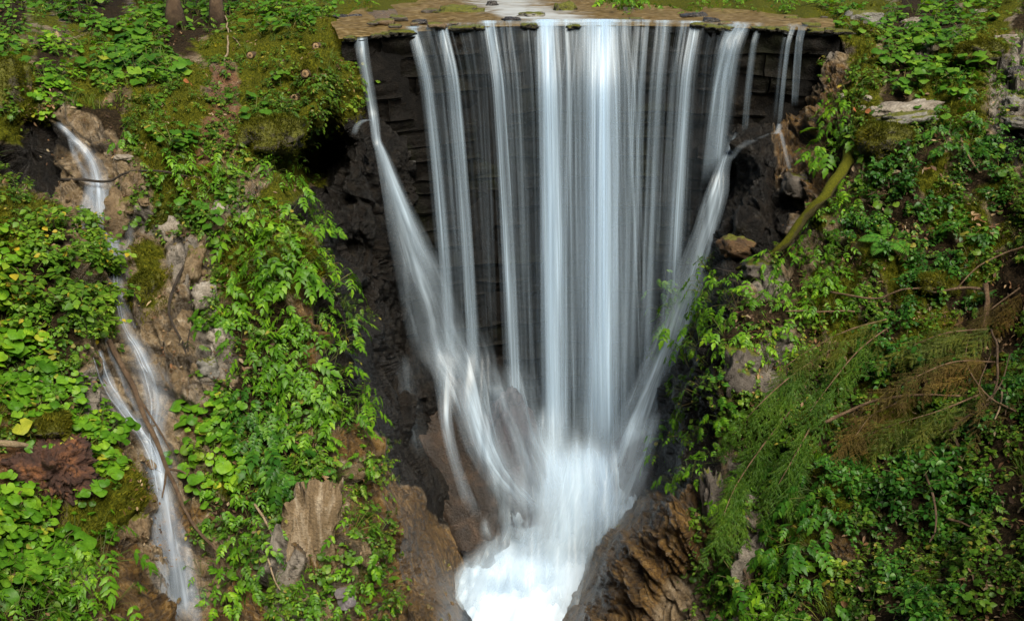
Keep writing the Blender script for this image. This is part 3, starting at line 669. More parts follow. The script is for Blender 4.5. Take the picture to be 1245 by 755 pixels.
# plunge: thick turbulent white water from the foot down the chute (a lumpy body)
def hump():
    nu, nv = 160, 200
    t = np.linspace(0, 1, nv); s = np.linspace(-1, 1, nu)
    vrow = 535+t*290
    uc = np.interp(vrow, [535, 600, 650, 700, 755, 825], [702, 698, 684, 664, 644, 622])
    hw = np.interp(vrow, [535, 580, 610, 650, 700, 755, 825], [62, 62, 62, 70, 84, 112, 118])
    lf = np.interp(vrow, [590, 630, 700, 755], [1., 1.4, 1.45, 1.15])
    rf = np.interp(vrow, [590, 650, 700, 755], [1., 1.15, 1.2, 1.1]); uu = uc[:, None]+hw[:, None]*s*np.where(s < 0, lf[:, None], rf[:, None])
    vv = np.repeat(vrow[:, None], nu, 1)
    z = np.interp(vrow, [535, 575, 610, 650, 700, 755, 825], [-5.9, -6.25, -6.6, -6.90, -7.12, -7.30, -7.45])
    zz = z[:, None]+.22*(1-s[None]**2)*np.interp(t, [0, .3, 1], [1, 1, .5])[:, None]
    dd = ZD(vv, zz); X = P(uu, vv, dd)
    ra = np.stack([s[None]*3+0*t[:, None], 0*s[None]+t[:, None]*3.2+.6*s[None]**2, 0*s[None]+0*t[:, None]], -1)
    X[..., 2] += (.09*fbm(ra, 2, 33)+.018*fbm(ra*np.array([3., 1.6, 1])+3, 2, 44))*np.clip(t*4, .3, 1)[:, None]
    fw = np.interp(t, [0, .35, .6, 1], [.7, .5, .3, .15]); e = np.clip((1-np.abs(s))[None]/fw[:, None], 0, 1)**1.2
    dens = (.15+.95*e)*np.clip(t/.28, 0, 1)[:, None]
    swirl = np.clip((-s-.25)/.5, 0, 1)[None]*np.clip((t-.3)/.2, 0, 1)[:, None]
    dens = dens*(1-.38*swirl)
    return X, dens, np.stack([s[None]*2.2+0*t[:, None], 0*s[None]+t[:, None]*2.2], -1)
X, de, huv = hump()
o = mesh('water', X, gridfaces(*X.shape[:2]), None, M['pool'], uv=huv.reshape(-1, 2), attrs={'dens': de.ravel()}); tag(o, 'churning white water racing away below the fall', kind='structure')
sb = Bag()
ribbon(sb, [(676,728,530,12.3,.5), (668,736,562,12.25,1.2), (655,742,600,12.2,1.2), (638,742,645,12.15,1.2), (612,732,690,12.05,1.1), (590,716,740,11.95,.8)], 30, 60, .07, 777, edge=.7, ends=(.35, .3))
ribbon(sb, [(684,722,520,12.2,.5), (674,734,560,12.15,1.1), (660,738,605,12.1,1.1), (640,734,650,12.05,1.), (620,726,700,11.95,.6)], 30, 60, .09, 779, edge=1., ends=(.35, .3), U0=3)
wbuild(sb, 'white_core', M['veil'], fallroot)
# feathered foam over the chute and along the rock edges
bg = Bag(); rs = random.Random(77)
for k in range(46):
    v0 = rs.uniform(538, 700); c0 = float(np.interp(v0, [560, 600, 650, 700, 755], [702, 698, 680, 655, 640])); hw_ = float(np.interp(v0, [560, 600, 650, 700], [62, 66, 82, 96]))
    u0 = c0+rs.uniform(-1, 1)*hw_; w = rs.uniform(14, 34); side = (u0-c0)/hw_; z0 = float(np.interp(v0, [560, 610, 650, 700, 755], [-6.1, -6.45, -6.72, -6.95, -7.15]))
    rows = [(u0+side*q*22-q*14-w*(.6+.5*q), u0+side*q*22-q*14+w*(.6+.5*q), v0+q*62, ZD(v0+q*62, z0-.42*q)-.12-.25*math.sin(q*3), rs.uniform(.6, 1.0)) for q in np.linspace(0, 1.3, 5)]
    ribbon(bg, rows, 16, 26, .10, 320+k, U0=k*1.7, edge=1.1, ends=(.35, .4))
wbuild(bg, 'foam_sheet', M['veil'], fallroot)
# fine mist: broad, almost clear veils standing at several distances over the foot
bg = Bag()
for k in range(9):
    c0 = rs.uniform(650, 760); w = rs.uniform(55, 95); v0 = rs.uniform(470, 540); d0 = 12.6-.13*k
    ribbon(bg, [(c0-w, c0+w, v0, d0, .15), (c0-w*1.1, c0+w*1.1, v0+45, d0, .42), (c0-w, c0+w, v0+95, d0, .42), (c0-w*.8, c0+w*.8, v0+150, d0, .15)], 24, 24, .25, 400+k, U0=k*2.3, edge=1.6, ends=(.5, .5))
wbuild(bg, 'mist_veil', M['veil'], fallroot)
# soft white sheets boiling over the plunge
bg = Bag()
for k in range(26):
    rs = random.Random(300+k); u0 = rs.uniform(655, 760); w = rs.uniform(18, 40); v0 = rs.uniform(520, 585)
    uc = u0+rs.uniform(-14, 14); side = (u0-700)/60
    ribbon(bg, [(u0-w*.4, u0+w*.4, v0, 12.75, .3), (uc-w*.7+side*10, uc+w*.7+side*10, v0+35, 12.5, .8), (uc-w+side*18, uc+w+side*18, v0+80, 12.35, .7), (uc-w*1.2+side*12-15, uc+w*1.2+side*12-15, v0+125, 12.2, .3)], 16, 30, .10, 120+k, U0=k, edge=1., ends=(.3, .35))
wbuild(bg, 'plunge_spray', M['foamfilm'], fallroot)
# mist at the foot
def mist():
    m, nt = mat('mist'); tc = N(nt, 'ShaderNodeTexCoord').outputs['Object']
    ln = N(nt, 'ShaderNodeVectorMath', operation='LENGTH'); L(nt, tc, ln.inputs[0])
    f = ramp(nt, ln.outputs['Value'], [(0., 1.), (1., 0.)], 'EASE')
    nn = noise(nt, 2.2, 3, .6, tc)
    dn = math_(nt, 'MULTIPLY', math_(nt, 'MULTIPLY', f, ramp(nt, nn, [(.3, .4), (.7, 1.3)])), 1.1)
    v = N(nt, 'ShaderNodeVolumePrincipled'); v.inputs['Color'].default_value = (.95, .97, 1, 1); L(nt, dn, v.inputs['Density'])
    o = N(nt, 'ShaderNodeOutputMaterial'); L(nt, v.outputs[0], o.inputs['Volume'])
    import bmesh
    me = bpy.data.meshes.new('spray_mist'); bm = bmesh.new(); bmesh.ops.create_icosphere(bm, subdivisions=3, radius=1); bm.to_mesh(me); bm.free()
    me.materials.append(m); ob = bpy.data.objects.new('spray_mist', me); C.objects.link(ob)
    ob.location = [float(x) for x in P(690, 590, 12.5)]; ob.scale = (1.15, .8, 1.0)
    tag(ob, 'pale mist hanging over the foot of the fall', kind='stuff')
# side stream on the left bank
sroot = empty('side_cascade', P(120, 160, 10.2), 'thin white side stream tumbling down the left rock face', 'cascade')
def sidefilm(path, widths, dens, layer, off=.05):
    global bg
    rows = [(x-w/2, x+w/2, y, off, d_) for (x, y), w, d_ in zip(path, widths, dens)]
    R_ = rows
    ribbon(bg, R_, 14, 140, .02, layer, edge=.7, ends=(.02, .02), dfun=lambda u, v: smoothD(u, v))
bg = Bag()
w1 = [9,11,14,18,26,30,24,20,18,18,22,30,32,28,32,32,34,42,52]; d1 = [.6,.8,.9,.9,.95,.9,.85,.75,.5,.55,.7,.65,.6,.6,.85,.85,.8,.72,.65]
sidefilm(side_paths[0], w1, d1, 201)
sidefilm(side_paths[0], [x*1.6 for x in w1], [x*.45 for x in d1], 202, .03)
sidefilm(side_paths[1], [16,19,20,22,24,24], [.7,.85,.9,.9,.9,.6], 203)
sidefilm([(112,222),(108,250),(104,275),(112,300),(110,330)], [10,14,18,22,16], [.5,.6,.55,.4,.2], 204)
sidefilm([(105,290),(125,330),(150,365),(165,400)], [14,10,8,6], [.5,.45,.35,.2], 205)
sidefilm([(70,148),(92,176),(96,182),(90,190)], [6,10,10,8], [.5,.5,.5,.3], 206)
sidefilm([(135,425),(152,470),(166,500),(172,520)], [6,6,7,6], [.4,.5,.45,.3], 207)
sidefilm([(84,168),(92,190),(108,225),(100,262),(108,300)], [7,9,12,14,8], [.5,.6,.5,.5,.2], 208)
sidefilm([(128,245),(146,262),(158,285),(150,312),(156,340)], [8,12,14,10,8], [.5,.55,.5,.35,.2], 209)
sidefilm([(120,380),(132,420),(150,460),(166,495),(176,520)], [6,9,10,9,8], [.2,.5,.5,.45,.3], 210)
sidefilm([(196,600),(190,640),(196,690),(206,750)], [10,14,16,18], [.4,.6,.6,.5], 211)
sidefilm([(206,610),(226,660),(234,710),(240,760)], [8,12,14,18], [.3,.5,.45,.4], 212)
wbuild(bg, 'water_film', M['side'], sroot)
bg = Bag(); rs = random.Random(5)
for k in range(7):                          # fine bright threads
    a = rs.choice([0, 0, 1]); pth = side_paths[a]; i0 = rs.randrange(0, max(1, len(pth)-6)); seg = pth[i0:i0+6]; o_ = rs.uniform(-6, 6)
    sidefilm([(x+o_, y) for x, y in seg], [2.2]*len(seg), [.8]*len(seg), 230+k, .09)
wbuild(bg, 'water_thread', M['side'], sroot)
# shallow stream above the dam
nx, ny = 140, 70
tt = np.linspace(0, 1, ny); ss = np.linspace(0, 1, nx)
uL = np.interp(tt, [0, .3, .5, .62, 1], [412, 402, 430, 505, 540]); uR = np.interp(tt, [0, .25, .42, .55, 1], [1018, 1012, 900, 735, 712])
uu = uL[:, None]*(1-ss)+uR[:, None]*ss; lv = np.vectorize(lambda u: lipw(u)[0])(uu)
vv = lv*(1-tt[:, None])+(-18)*tt[:, None]+.0; zz = ztop(0*uu+1.)-.0+.02*tt[:, None]; zz = zz+(ztop((uu-CX)/F*12.3)+1.2)*np.clip(1-tt[:, None]*3, 0, 1)
X = P(uu, vv, ZD(vv, zz)); X[..., 2] += .018*fbm(X*np.array([2.5, 2.5, 0.]), 3, 4)*np.clip(tt[:, None]*8, 0, 1)
X[0, :, 1] -= .01; X[0, :, 2] -= .012
de = .10+.75*np.exp(-((uu-640-(vv-20)*1.5)/62)**2)*np.clip((24-vv)/6, 0, 1)+.8*np.exp(-((uu-682)/55)**2)*np.exp(-((vv-27)/9)**2)
o = mesh('stream', X, gridfaces(ny, nx), None, M['stream'], attrs={'dens': de.ravel()}); tag(o, 'shallow brown stream sliding to the dam crest', kind='structure')

# ------------------------------------------------------------------ plants: templates
def leaf_strip(L_, W_, k=6, fold=.25, droop=.3, teeth=0., lob=1.):
    t = np.linspace(0, 1, k+1); w = np.sin(np.pi*np.clip(t, .02, 1)**.75)*W_/2; w[-1] = 0.0005
    if teeth: w = w*(1+teeth*np.where(np.arange(k+1) % 2, 1, -1))
    x = t*L_; z = -droop*L_*t**2
    a = np.stack([x, w, z+fold*w], -1); b = np.stack([x, 0*w, z], -1); c_ = np.stack([x, -w, z+fold*w], -1)
    V = np.stack([a, b, c_], 1).reshape(-1, 3); i = np.arange((k+1)*3).reshape(k+1, 3)
    return V, np.vstack([np.stack([i[:-1, 0], i[:-1, 1], i[1:, 1], i[1:, 0]], -1), np.stack([i[:-1, 1], i[:-1, 2], i[1:, 2], i[1:, 1]], -1)])
def round_leaf(R_, rs, n=13, lobes=0.06):
    th = np.linspace(-math.pi*.90, math.pi*.90, n); r = R_*(1+lobes*np.array([rs.uniform(-1, 1) for _ in th])); r[0] *= .8; r[-1] *= .8
    mid = np.stack([r*.55*np.cos(th), r*.55*np.sin(th), .10*R_*np.cos(2*th)-.02*R_], -1)
    rim = np.stack([r*np.cos(th)+.12*R_, r*np.sin(th), .18*R_*np.cos(3*th+rs.uniform(0, 6))-.14*R_], -1)
    V = np.vstack([[[-.02*R_, 0, -.08*R_]], mid, rim])
    V[:, 0] += .25*R_
    T = [(0, 1+i, 2+i) for i in range(n-1)]; Q = [(1+i, 1+n+i, 2+n+i, 2+i) for i in range(n-1)]
    return V, np.array(Q), np.array(T)
def frame(xa, up):                            # matrix with columns x (tip), y, z (normal)
    x = np.array(xa, float); x /= np.linalg.norm(x)+1e-9; z = np.array(up, float); z -= x*z.dot(x); z /= np.linalg.norm(z)+1e-9
    return np.stack([x, np.cross(z, x), z], 1)
def stem_(b, p0, p1, r):
    p0 = np.array(p0, float); p1 = np.array(p1, float); mid = (p0+p1)/2+np.array([0, 0, .12*np.linalg.norm(p1-p0)])
    V, Q, T = tube(np.array([p0, mid, p1]), r, 3, False); b.add(V, Q)
def tpl_round(seed, nleaf=9, R_=.07, H=.22):
    rs = random.Random(seed); fo = Bag(); st = Bag()
    for k in range(nleaf):
        a = rs.uniform(0, 6.28); rr = rs.uniform(.15, 1.)**.6*H*.95; h = H*rs.uniform(.35, 1.)*(1-.35*rr/H)
        p = np.array([math.cos(a)*rr, math.sin(a)*rr, h]); R2 = R_*rs.uniform(.55, 1.15)
        Mx = frame([math.cos(a+rs.uniform(-.6, .6)), math.sin(a+rs.uniform(-.6, .6)), -.25], [rs.uniform(-.4, .4)+.35*math.cos(a), rs.uniform(-.4, .4)+.35*math.sin(a), 1])
        V, Q, T = round_leaf(R2, rs); fo.add(V@Mx.T+p, Q, T); stem_(st, (0, 0, -.03), p, .0028)
    return fo.arr(), st.arr()
def tpl_compound(seed, nleaf=6, S=.2, H=.25, LW=.5, nl=3, teeth=.22):
    rs = random.Random(seed); fo = Bag(); st = Bag()
    for k in range(nleaf):
        a = rs.uniform(0, 6.28); el = rs.uniform(.25, 1.2); Ln = H*rs.uniform(.5, 1.1)
        p = np.array([math.cos(a)*math.cos(el)*Ln, math.sin(a)*math.cos(el)*Ln, math.sin(el)*Ln])
        stem_(st, (0, 0, -.03), p, .0025)
        dirx = np.array([math.cos(a), math.sin(a), -.15-.5*rs.random()]); dirx /= np.linalg.norm(dirx)
        Mx = frame(dirx, [rs.uniform(-.35, .35)+.3*math.cos(a), rs.uniform(-.35, .35)+.3*math.sin(a), 1])
        rach = S*rs.uniform(.7, 1.1)
        specs = [(1., 0, 1.)]
        for q in range(nl):
            f = (q+.6)/(nl+.3); specs += [(f, .95, .85-.12*abs(q-1)), (f, -.95, .85-.12*abs(q-1))]
        for f, an, sc in specs:
            V, Q = leaf_strip(rach*.55*sc*rs.uniform(.85, 1.1), rach*.55*LW*sc, 6, .25, .25+rs.uniform(0, .25), teeth)
            an += rs.uniform(-.15, .15); Rz = np.array([[math.cos(an), -math.sin(an), 0], [math.sin(an), math.cos(an), 0], [0, 0, 1]])
            V = V@Rz.T+np.array([rach*.75*f, 0, -.2*rach*f*f]); fo.add(V@Mx.T+p, Q)
        pp = [p, p+Mx@np.array([rach*.75, 0, -.2*rach])]; V, Q, T = tube(np.array(pp), .0018, 3, False); st.add(V, Q)
    return fo.arr(), st.arr()
def tpl_sprig(seed, nst=5, H=.28, LL=.045, n=9, LW=.62):
    rs = random.Random(seed); fo = Bag(); st = Bag()
    for k in range(nst):
        a = rs.uniform(0, 6.28); out_ = rs.uniform(.2, .9)*H; h = H*rs.uniform(.3, 1.)
        pts = smoothpath([(0, 0, -.03), (math.cos(a)*out_*.35, math.sin(a)*out_*.35, h*.7), (math.cos(a)*out_, math.sin(a)*out_, h*rs.uniform(.5, 1.))], 10)
        V, Q, T = tube(pts, .002, 3, False); st.add(V, Q)
        for q in range(n):
            f = .25+.75*q/n; p = pts[min(9, int(f*9.9))]; b_ = rs.uniform(0, 6.28); l = LL*rs.uniform(.6, 1.15)
            Mx = frame([math.cos(b_), math.sin(b_), rs.uniform(-.5, .2)], [rs.uniform(-.5, .5), rs.uniform(-.5, .5), 1])
            V, Q = leaf_strip(l, l*LW, 4, .2, .2); fo.add(V@Mx.T+p+Mx[:, 0]*l*.25, Q)
    return fo.arr(), st.arr()
def tpl_grass(seed, n=26, H=.22):
    rs = random.Random(seed); fo = Bag()
    for k in range(n):
        a = rs.uniform(0, 6.28); b_ = rs.uniform(.2, 1.); h = H*rs.uniform(.5, 1.1); t = np.linspace(0, 1, 5)
        x = b_*h*t**1.6; z = h*(t-.45*b_*t**2.5); w = .003*(1-t)+.0003
        cx, sx = math.cos(a), math.sin(a); o = np.array([rs.uniform(-.04, .04), rs.uniform(-.04, .04), 0])
        Pm = np.stack([x*cx, x*sx, z], -1)+o; Wd = np.stack([-sx*w, cx*w, 0*w], -1)
        V = np.stack([Pm-Wd, Pm+Wd], 1).reshape(-1, 3); fo.add(V, gridfaces(5, 2))
    return fo.arr(), None
def tpl_fern(seed, nf=5, Ln=.38, H=.9):
    rs = random.Random(seed); fo = Bag(); st = Bag()
    for k in range(nf):
        a = k*6.28/nf+rs.uniform(-.3, .3); l = Ln*rs.uniform(.8, 1.1); t = np.linspace(0, 1, 20)
        pts = np.stack([math.cos(a)*l*t, math.sin(a)*l*t, l*(.75*t-.65*t*t)], -1)
        V, Q, T = tube(pts, .0022, 3, False); st.add(V, Q)
        tg = np.gradient(pts, axis=0)
        for q in range(2, 20):
            f = q/19; w = l*.30*math.sin(math.pi*(f*.86+.12))**.8; x = tg[q]/np.linalg.norm(tg[q])
            for sg in (-1, 1):
                sd_ = np.cross([0, 0, 1], x)*sg; d_ = sd_+.35*x; Mx = frame(d_, [0, 0, 1])
                V, Q = leaf_strip(w, w*.20+.004, 7, .1, .12, .25); fo.add(V@Mx.T+pts[q], Q)
    return fo.arr(), st.arr()
def tpl_feather(seed, Ln=.4, nt_=14):
    """a weeping spray of needles hanging down its +x axis"""
    rs = random.Random(seed); fo = Bag(); st = Bag()
    t = np.linspace(0, 1, 12); pts = np.stack([Ln*t, .06*Ln*np.sin(t*3+seed), -.18*Ln*t**2], -1)
    V, Q, T = tube(pts, np.linspace(.003, .001, 12), 3, False); st.add(V, Q)
    VV = []; TT = []; n = 0
    for k in range(nt_):
        f = (k+.5)/nt_; p = pts[int(f*11)]; sg = 1 if k % 2 else -1
        l = Ln*.38*(1-.55*f)*rs.uniform(.7, 1.15); d_ = np.array([.75, sg*rs.uniform(.35, .8), rs.uniform(-.35, .25)]); d_ /= np.linalg.norm(d_)
        m_ = 17
        for q in range(m_):
            g_ = q/m_; c_ = p+d_*l*g_+np.array([0, 0, -.25*l*g_*g_])
            for s2_ in (-1, 1):
                nd_ = d_*.9+np.array([rs.uniform(-.2, .2), s2_*rs.uniform(.4, .8), rs.uniform(-.5, .4)]); nd_ *= .022/np.linalg.norm(nd_)*(1.1-.4*g_)*1.25
                wv = np.cross(nd_, [rs.uniform(-1, 1), rs.uniform(-1, 1), 1.]); wv *= .0016/(np.linalg.norm(wv)+1e-9)
                VV += [c_-wv, c_+wv, c_+nd_]; TT.append((n, n+1, n+2)); n += 3
        V, Q, T = tube(np.array([p, p+d_*l*.5+np.array([0, 0, -.06*l]), p+d_*l+np.array([0, 0, -.25*l])]), .0012, 3, False); st.add(V, Q)
    fo.add(VV, None, TT)
    return fo.arr(), st.arr()
def tpl_moss(seed, n=34):
    rs = random.Random(seed); VV = []; TT = []
    for k in range(n):
        a = rs.uniform(0, 6.28); r = rs.uniform(0, .05); c_ = np.array([math.cos(a)*r, math.sin(a)*r, -.004]); h = rs.uniform(.01, .028)
        tip = c_+np.array([rs.uniform(-.014, .014), rs.uniform(-.014, .014), h]); b_ = rs.uniform(0, 3.14); w = np.array([math.cos(b_), math.sin(b_), 0])*.0028
        m_ = len(VV); VV += [c_-w, c_+w, tip]; TT.append((m_, m_+1, m_+2))
    return (np.array(VV), np.zeros((0, 4), int), np.array(TT)), None
def tpl_litter(seed, n=7):
    rs = random.Random(seed); fo = Bag()
    for k in range(n):
        l = rs.uniform(.015, .05); Mx = frame([rs.uniform(-1, 1), rs.uniform(-1, 1), rs.uniform(-.3, .3)], [rs.uniform(-.5, .5), rs.uniform(-.5, .5), 1])
        V, Q = leaf_strip(l, l*rs.uniform(.15, .6), 3, .4, rs.uniform(-.4, .4)); fo.add(V@Mx.T+np.array([rs.uniform(-.1, .1), rs.uniform(-.1, .1), rs.uniform(.0, .012)]), Q)
    return fo.arr(), None
def tpl_shard(seed):
    rs = random.Random(seed); fo = Bag()
    for k in range(3):
        s_ = rs.uniform(.012, .04); V, Q, T = rock_arr(s_, s_*rs.uniform(.5, .9), s_*rs.uniform(.3, .7), seed*7+k, 6); fo.add(V+np.array([rs.uniform(-.1, .1), rs.uniform(-.1, .1), 0]), Q, T)
    return fo.arr(), None
def rock_arr(a, b_, c_, seed, n=16, facet=.28, pw=.75):
    th = np.linspace(0, math.pi, n); ph = np.linspace(0, 2*math.pi, 2*n+1)[:-1]
    X = np.stack([np.sin(th)[:, None]*np.cos(ph), np.sin(th)[:, None]*np.sin(ph), np.repeat(np.cos(th)[:, None], 2*n, 1)], -1)
    X = np.sign(X)*np.abs(X)**pw
    f, e = facets(X*1.5+seed*3.3, seed); r = 1+facet*f*.8+.12*fbm(X*2+seed, 3, seed)
    f, e = facets(X*4+seed*1.3, seed+9); r = r+.07*f
    X = X*r[..., None]*np.array([a, b_, c_]); i = np.arange(n*2*n).reshape(n, 2*n); j = np.roll(i, -1, 1)
    Q = np.stack([i[:-1], i[1:], j[1:], j[:-1]], -1).reshape(-1, 4)
    return X.reshape(-1, 3), Q, np.zeros((0, 3), int)
TPL = {  # leaf clumps
 'G': [tpl_round(k, 6+k, .040+.0045*k, .15+.012*k) for k in range(8)],
 'g': [tpl_round(20+k, 8, .042, .15) for k in range(5)],
 'C': [tpl_compound(30+k, 5+k % 4, .11+.010*k, .18+.012*k, .38+.05*(k % 4), 2+k % 3, .12+.05*(k % 3)) for k in range(8)],
 'c': [tpl_compound(40+k, 6, .15, .24) for k in range(4)],
 'Y': [tpl_sprig(50+k, 6, .26, .055, 9, .8) for k in range(5)],
 'D': [tpl_sprig(60+k, 6, .22, .04, 10, .7) for k in range(5)],
 'n': [tpl_sprig(70+k, 4, .13, .035, 5, .7) for k in range(3)]+[tpl_compound(75, 4, .08, .12), tpl_round(76, 4, .028, .09)],
 'x': [tpl_grass(80+k) for k in range(4)],
 'm': [tpl_moss(90+k) for k in range(4)],
 'l': [tpl_litter(95+k) for k in range(5)],
 'p': [tpl_shard(105+k) for k in range(5)],
}
def scatter(name, tpls, uv, mat_, size, lift=0., updir=.8, label='', kind='stuff', stems=True, smooth=True):
    """place templates at pixels uv on the terrain and join them into one ground-cover object"""
    u, v = uv; i, j = idx(u, v); p = PT[i, j]+NF[i, j]*lift; n = NF[i, j]
    g_ = n*(1-updir)+np.array([0, 0, updir]); g_ = g_+rng.normal(0, .12, g_.shape); g_ /= np.linalg.norm(g_, axis=1)[:, None]
    ya = rng.uniform(0, 6.283, len(u)); rx = np.stack([np.cos(ya), np.sin(ya), 0*ya], -1)
    x = rx-g_*(rx*g_).sum(1)[:, None]; x /= np.linalg.norm(x, axis=1)[:, None]; y = np.cross(g_, x)
    sc = size*np.clip(rng.lognormal(0, .28, len(u)), .5, 1.8); which = rng.integers(0, len(tpls), len(u))
    AV = []; AQ = []; AT = []; MQ = []; MT = []; nn = 0
    for k, (fo, st) in enumerate(tpls):
        s_ = np.where(which == k)[0]
        if len(s_) == 0: continue
        for part, mi in ((fo, 0), (st, 1)):
            if part is None or (mi == 1 and not stems): continue
            V, Q, T = part; B = np.stack([x[s_], y[s_], g_[s_]], -1)*sc[s_, None, None]
            W_ = np.einsum('mij,nj->mni', B, V)+p[s_, None]
            off = (nn+np.arange(len(s_))*len(V))
            AV.append(W_.reshape(-1, 3))
            if len(Q): AQ.append((Q[None]+off[:, None, None]).reshape(-1, 4)); MQ.append(np.full(len(Q)*len(s_), mi))
            if len(T): AT.append((T[None]+off[:, None, None]).reshape(-1, 3)); MT.append(np.full(len(T)*len(s_), mi))
            nn += len(V)*len(s_)
    Q = np.vstack(AQ) if AQ else None; T = np.vstack(AT) if AT else None
    o = mesh(name, np.vstack(AV), Q, T, mats=[mat_, M['stem']], matidx=np.concatenate(MQ+MT), smooth=smooth)
    return tag(o, label, kind=kind)
M['stem'] = leafmat('stem_green', (.06, .10, .02), (.10, .13, .03), (.14, .10, .04), trans=.1)
EXC = [(1100,129,50,25),(1108,31,15,12),(1221,46,19,10),(378,660,15,40),(74,580,44,32),(228,345,20,55),(208,276,13,15),(266,258,15,19),(893,450,15,24),(866,615,12,34),(1046,33,24,12),(1236,135,22,24),(22,540,30,8),(384,50,8,8),(379,95,9,9),(358,115,9,9),(307,71,7,7),(1080,295,22,18),(262,425,14,30),(155,196,16,6),(163,228,14,18),(990,150,16,34),(930,240,34,60)]
def pick(dens, ch, ulo=-170, uhi=1430, vlo=-8, vhi=775, maps=PM, patch=.35, seed=0, avoid=True, thr=.25):
    """dens = plants per 40 px cell"""
    n = int(dens*(uhi-ulo)*(vhi-vlo)/1600); u = rng.uniform(ulo, uhi, n); v = rng.uniform(vlo, vhi, n)
    uw, vw = warp(u, v, 16); w = sample(maps, ch, uw, vw)
    pn = fbm(np.stack([u/34, v/34, 0*u+seed], -1), 3, 90+seed)
    pr = np.clip((w-thr)/(1-thr)*1.4, 0, 1)*np.clip(.8+pn*patch*2, 0, 1.2)
    k = rng.random(n) < pr
    if avoid:
        d_ = np.minimum(segdist(u, v, side_paths[0]), segdist(u, v, side_paths[1])); k &= (d_ > 17)
    if maps is PM:
        for (a_, b_, c_, d_) in EXC: k &= ((u-a_)/c_)**2+((v-b_)/d_)**2 > rng.uniform(.5, 1.1, n)
    k &= ~((v < 37) & (u > 500) & (u < 735)); k &= ~((v > 12) & (v < 40) & (u > 412) & (u < 500)); k &= ~((v > 20) & (v < 40) & (u >= 735) & (u < 1010))
    return u[k], v[k]
left = dict(uhi=560); right = dict(ulo=700)
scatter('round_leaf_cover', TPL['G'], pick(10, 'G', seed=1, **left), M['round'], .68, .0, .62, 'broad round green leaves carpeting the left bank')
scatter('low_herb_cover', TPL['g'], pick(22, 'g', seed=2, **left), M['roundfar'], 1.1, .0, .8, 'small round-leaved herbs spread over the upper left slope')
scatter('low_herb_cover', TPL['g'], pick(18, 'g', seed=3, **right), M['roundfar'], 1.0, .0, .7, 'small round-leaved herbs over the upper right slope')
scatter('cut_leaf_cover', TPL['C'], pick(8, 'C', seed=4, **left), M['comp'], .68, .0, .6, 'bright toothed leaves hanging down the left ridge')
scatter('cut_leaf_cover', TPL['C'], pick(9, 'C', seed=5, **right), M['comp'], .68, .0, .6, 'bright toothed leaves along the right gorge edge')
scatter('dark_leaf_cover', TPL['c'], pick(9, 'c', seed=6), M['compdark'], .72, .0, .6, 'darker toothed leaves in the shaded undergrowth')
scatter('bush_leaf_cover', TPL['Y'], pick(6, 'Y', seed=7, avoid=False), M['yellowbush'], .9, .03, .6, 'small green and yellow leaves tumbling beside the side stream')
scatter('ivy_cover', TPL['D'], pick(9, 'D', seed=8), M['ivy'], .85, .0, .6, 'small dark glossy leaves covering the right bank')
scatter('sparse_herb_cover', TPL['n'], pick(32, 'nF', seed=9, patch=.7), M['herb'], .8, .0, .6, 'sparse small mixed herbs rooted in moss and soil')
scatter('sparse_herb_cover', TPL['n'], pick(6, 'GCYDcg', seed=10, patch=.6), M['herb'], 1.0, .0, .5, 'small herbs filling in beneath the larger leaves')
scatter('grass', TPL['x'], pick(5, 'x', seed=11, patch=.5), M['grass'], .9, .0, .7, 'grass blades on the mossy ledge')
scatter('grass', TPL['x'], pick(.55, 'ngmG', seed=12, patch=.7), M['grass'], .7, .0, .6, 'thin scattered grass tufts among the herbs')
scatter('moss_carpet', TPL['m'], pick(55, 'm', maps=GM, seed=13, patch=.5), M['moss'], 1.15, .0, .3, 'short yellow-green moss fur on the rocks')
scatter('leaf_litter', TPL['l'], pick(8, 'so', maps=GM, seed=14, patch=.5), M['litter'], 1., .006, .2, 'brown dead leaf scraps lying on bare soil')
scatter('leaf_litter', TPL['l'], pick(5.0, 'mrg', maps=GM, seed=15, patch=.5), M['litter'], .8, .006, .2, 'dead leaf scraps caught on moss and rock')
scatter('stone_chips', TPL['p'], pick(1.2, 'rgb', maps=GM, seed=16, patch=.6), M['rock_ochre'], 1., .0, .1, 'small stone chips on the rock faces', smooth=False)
#IND0
dam()
# ------------------------------------------------------------------ individual plants
TPL['f'] = [tpl_fern(120+k) for k in range(3)]
cache = {}
def tdata(kind, k, part, m_):
    key = (kind, k, part, m_.name)
    if key not in cache:
        V, Q, T = TPL[kind][k][part]
        o = mesh('foliage' if part == 0 else 'stem', V, Q, T, m_ if part == 0 else M['stem']); cache[key] = o.data; C.objects.unlink(o); bpy.data.objects.remove(o)
    return cache[key]
def orient(g_, yaw):
    g_ = np.array(g_)/np.linalg.norm(g_); x = np.array([math.cos(yaw), math.sin(yaw), 0]); x -= g_*x.dot(g_); x /= np.linalg.norm(x); y = np.cross(g_, x)
    from mathutils import Matrix
    return Matrix([[x[0], y[0], g_[0]], [x[1], y[1], g_[1]], [x[2], y[2], g_[2]]])
KM = {'G': ('round_leaf_plant', 'round', 'plant'), 'C': ('cut_leaf_plant', 'comp', 'plant'), 'c': ('cut_leaf_plant', 'compdark', 'plant'), 'Y': ('small_bush', 'yellowbush', 'bush'),
      'D': ('ivy_bush', 'ivy', 'bush'), 'f': ('fern', 'fern', 'fern'), 'x': ('grass_tuft', 'grass', 'grass'), 'g': ('herb', 'roundfar', 'plant')}
GRP = {'G': 'round-leaved plants', 'C': 'plants with bright toothed leaves', 'c': 'plants with dark toothed leaves', 'Y': 'small-leaved bushes by the side stream', 'D': 'dark glossy bushes', 'f': 'ferns', 'x': 'grass tufts', 'g': 'low herbs'}
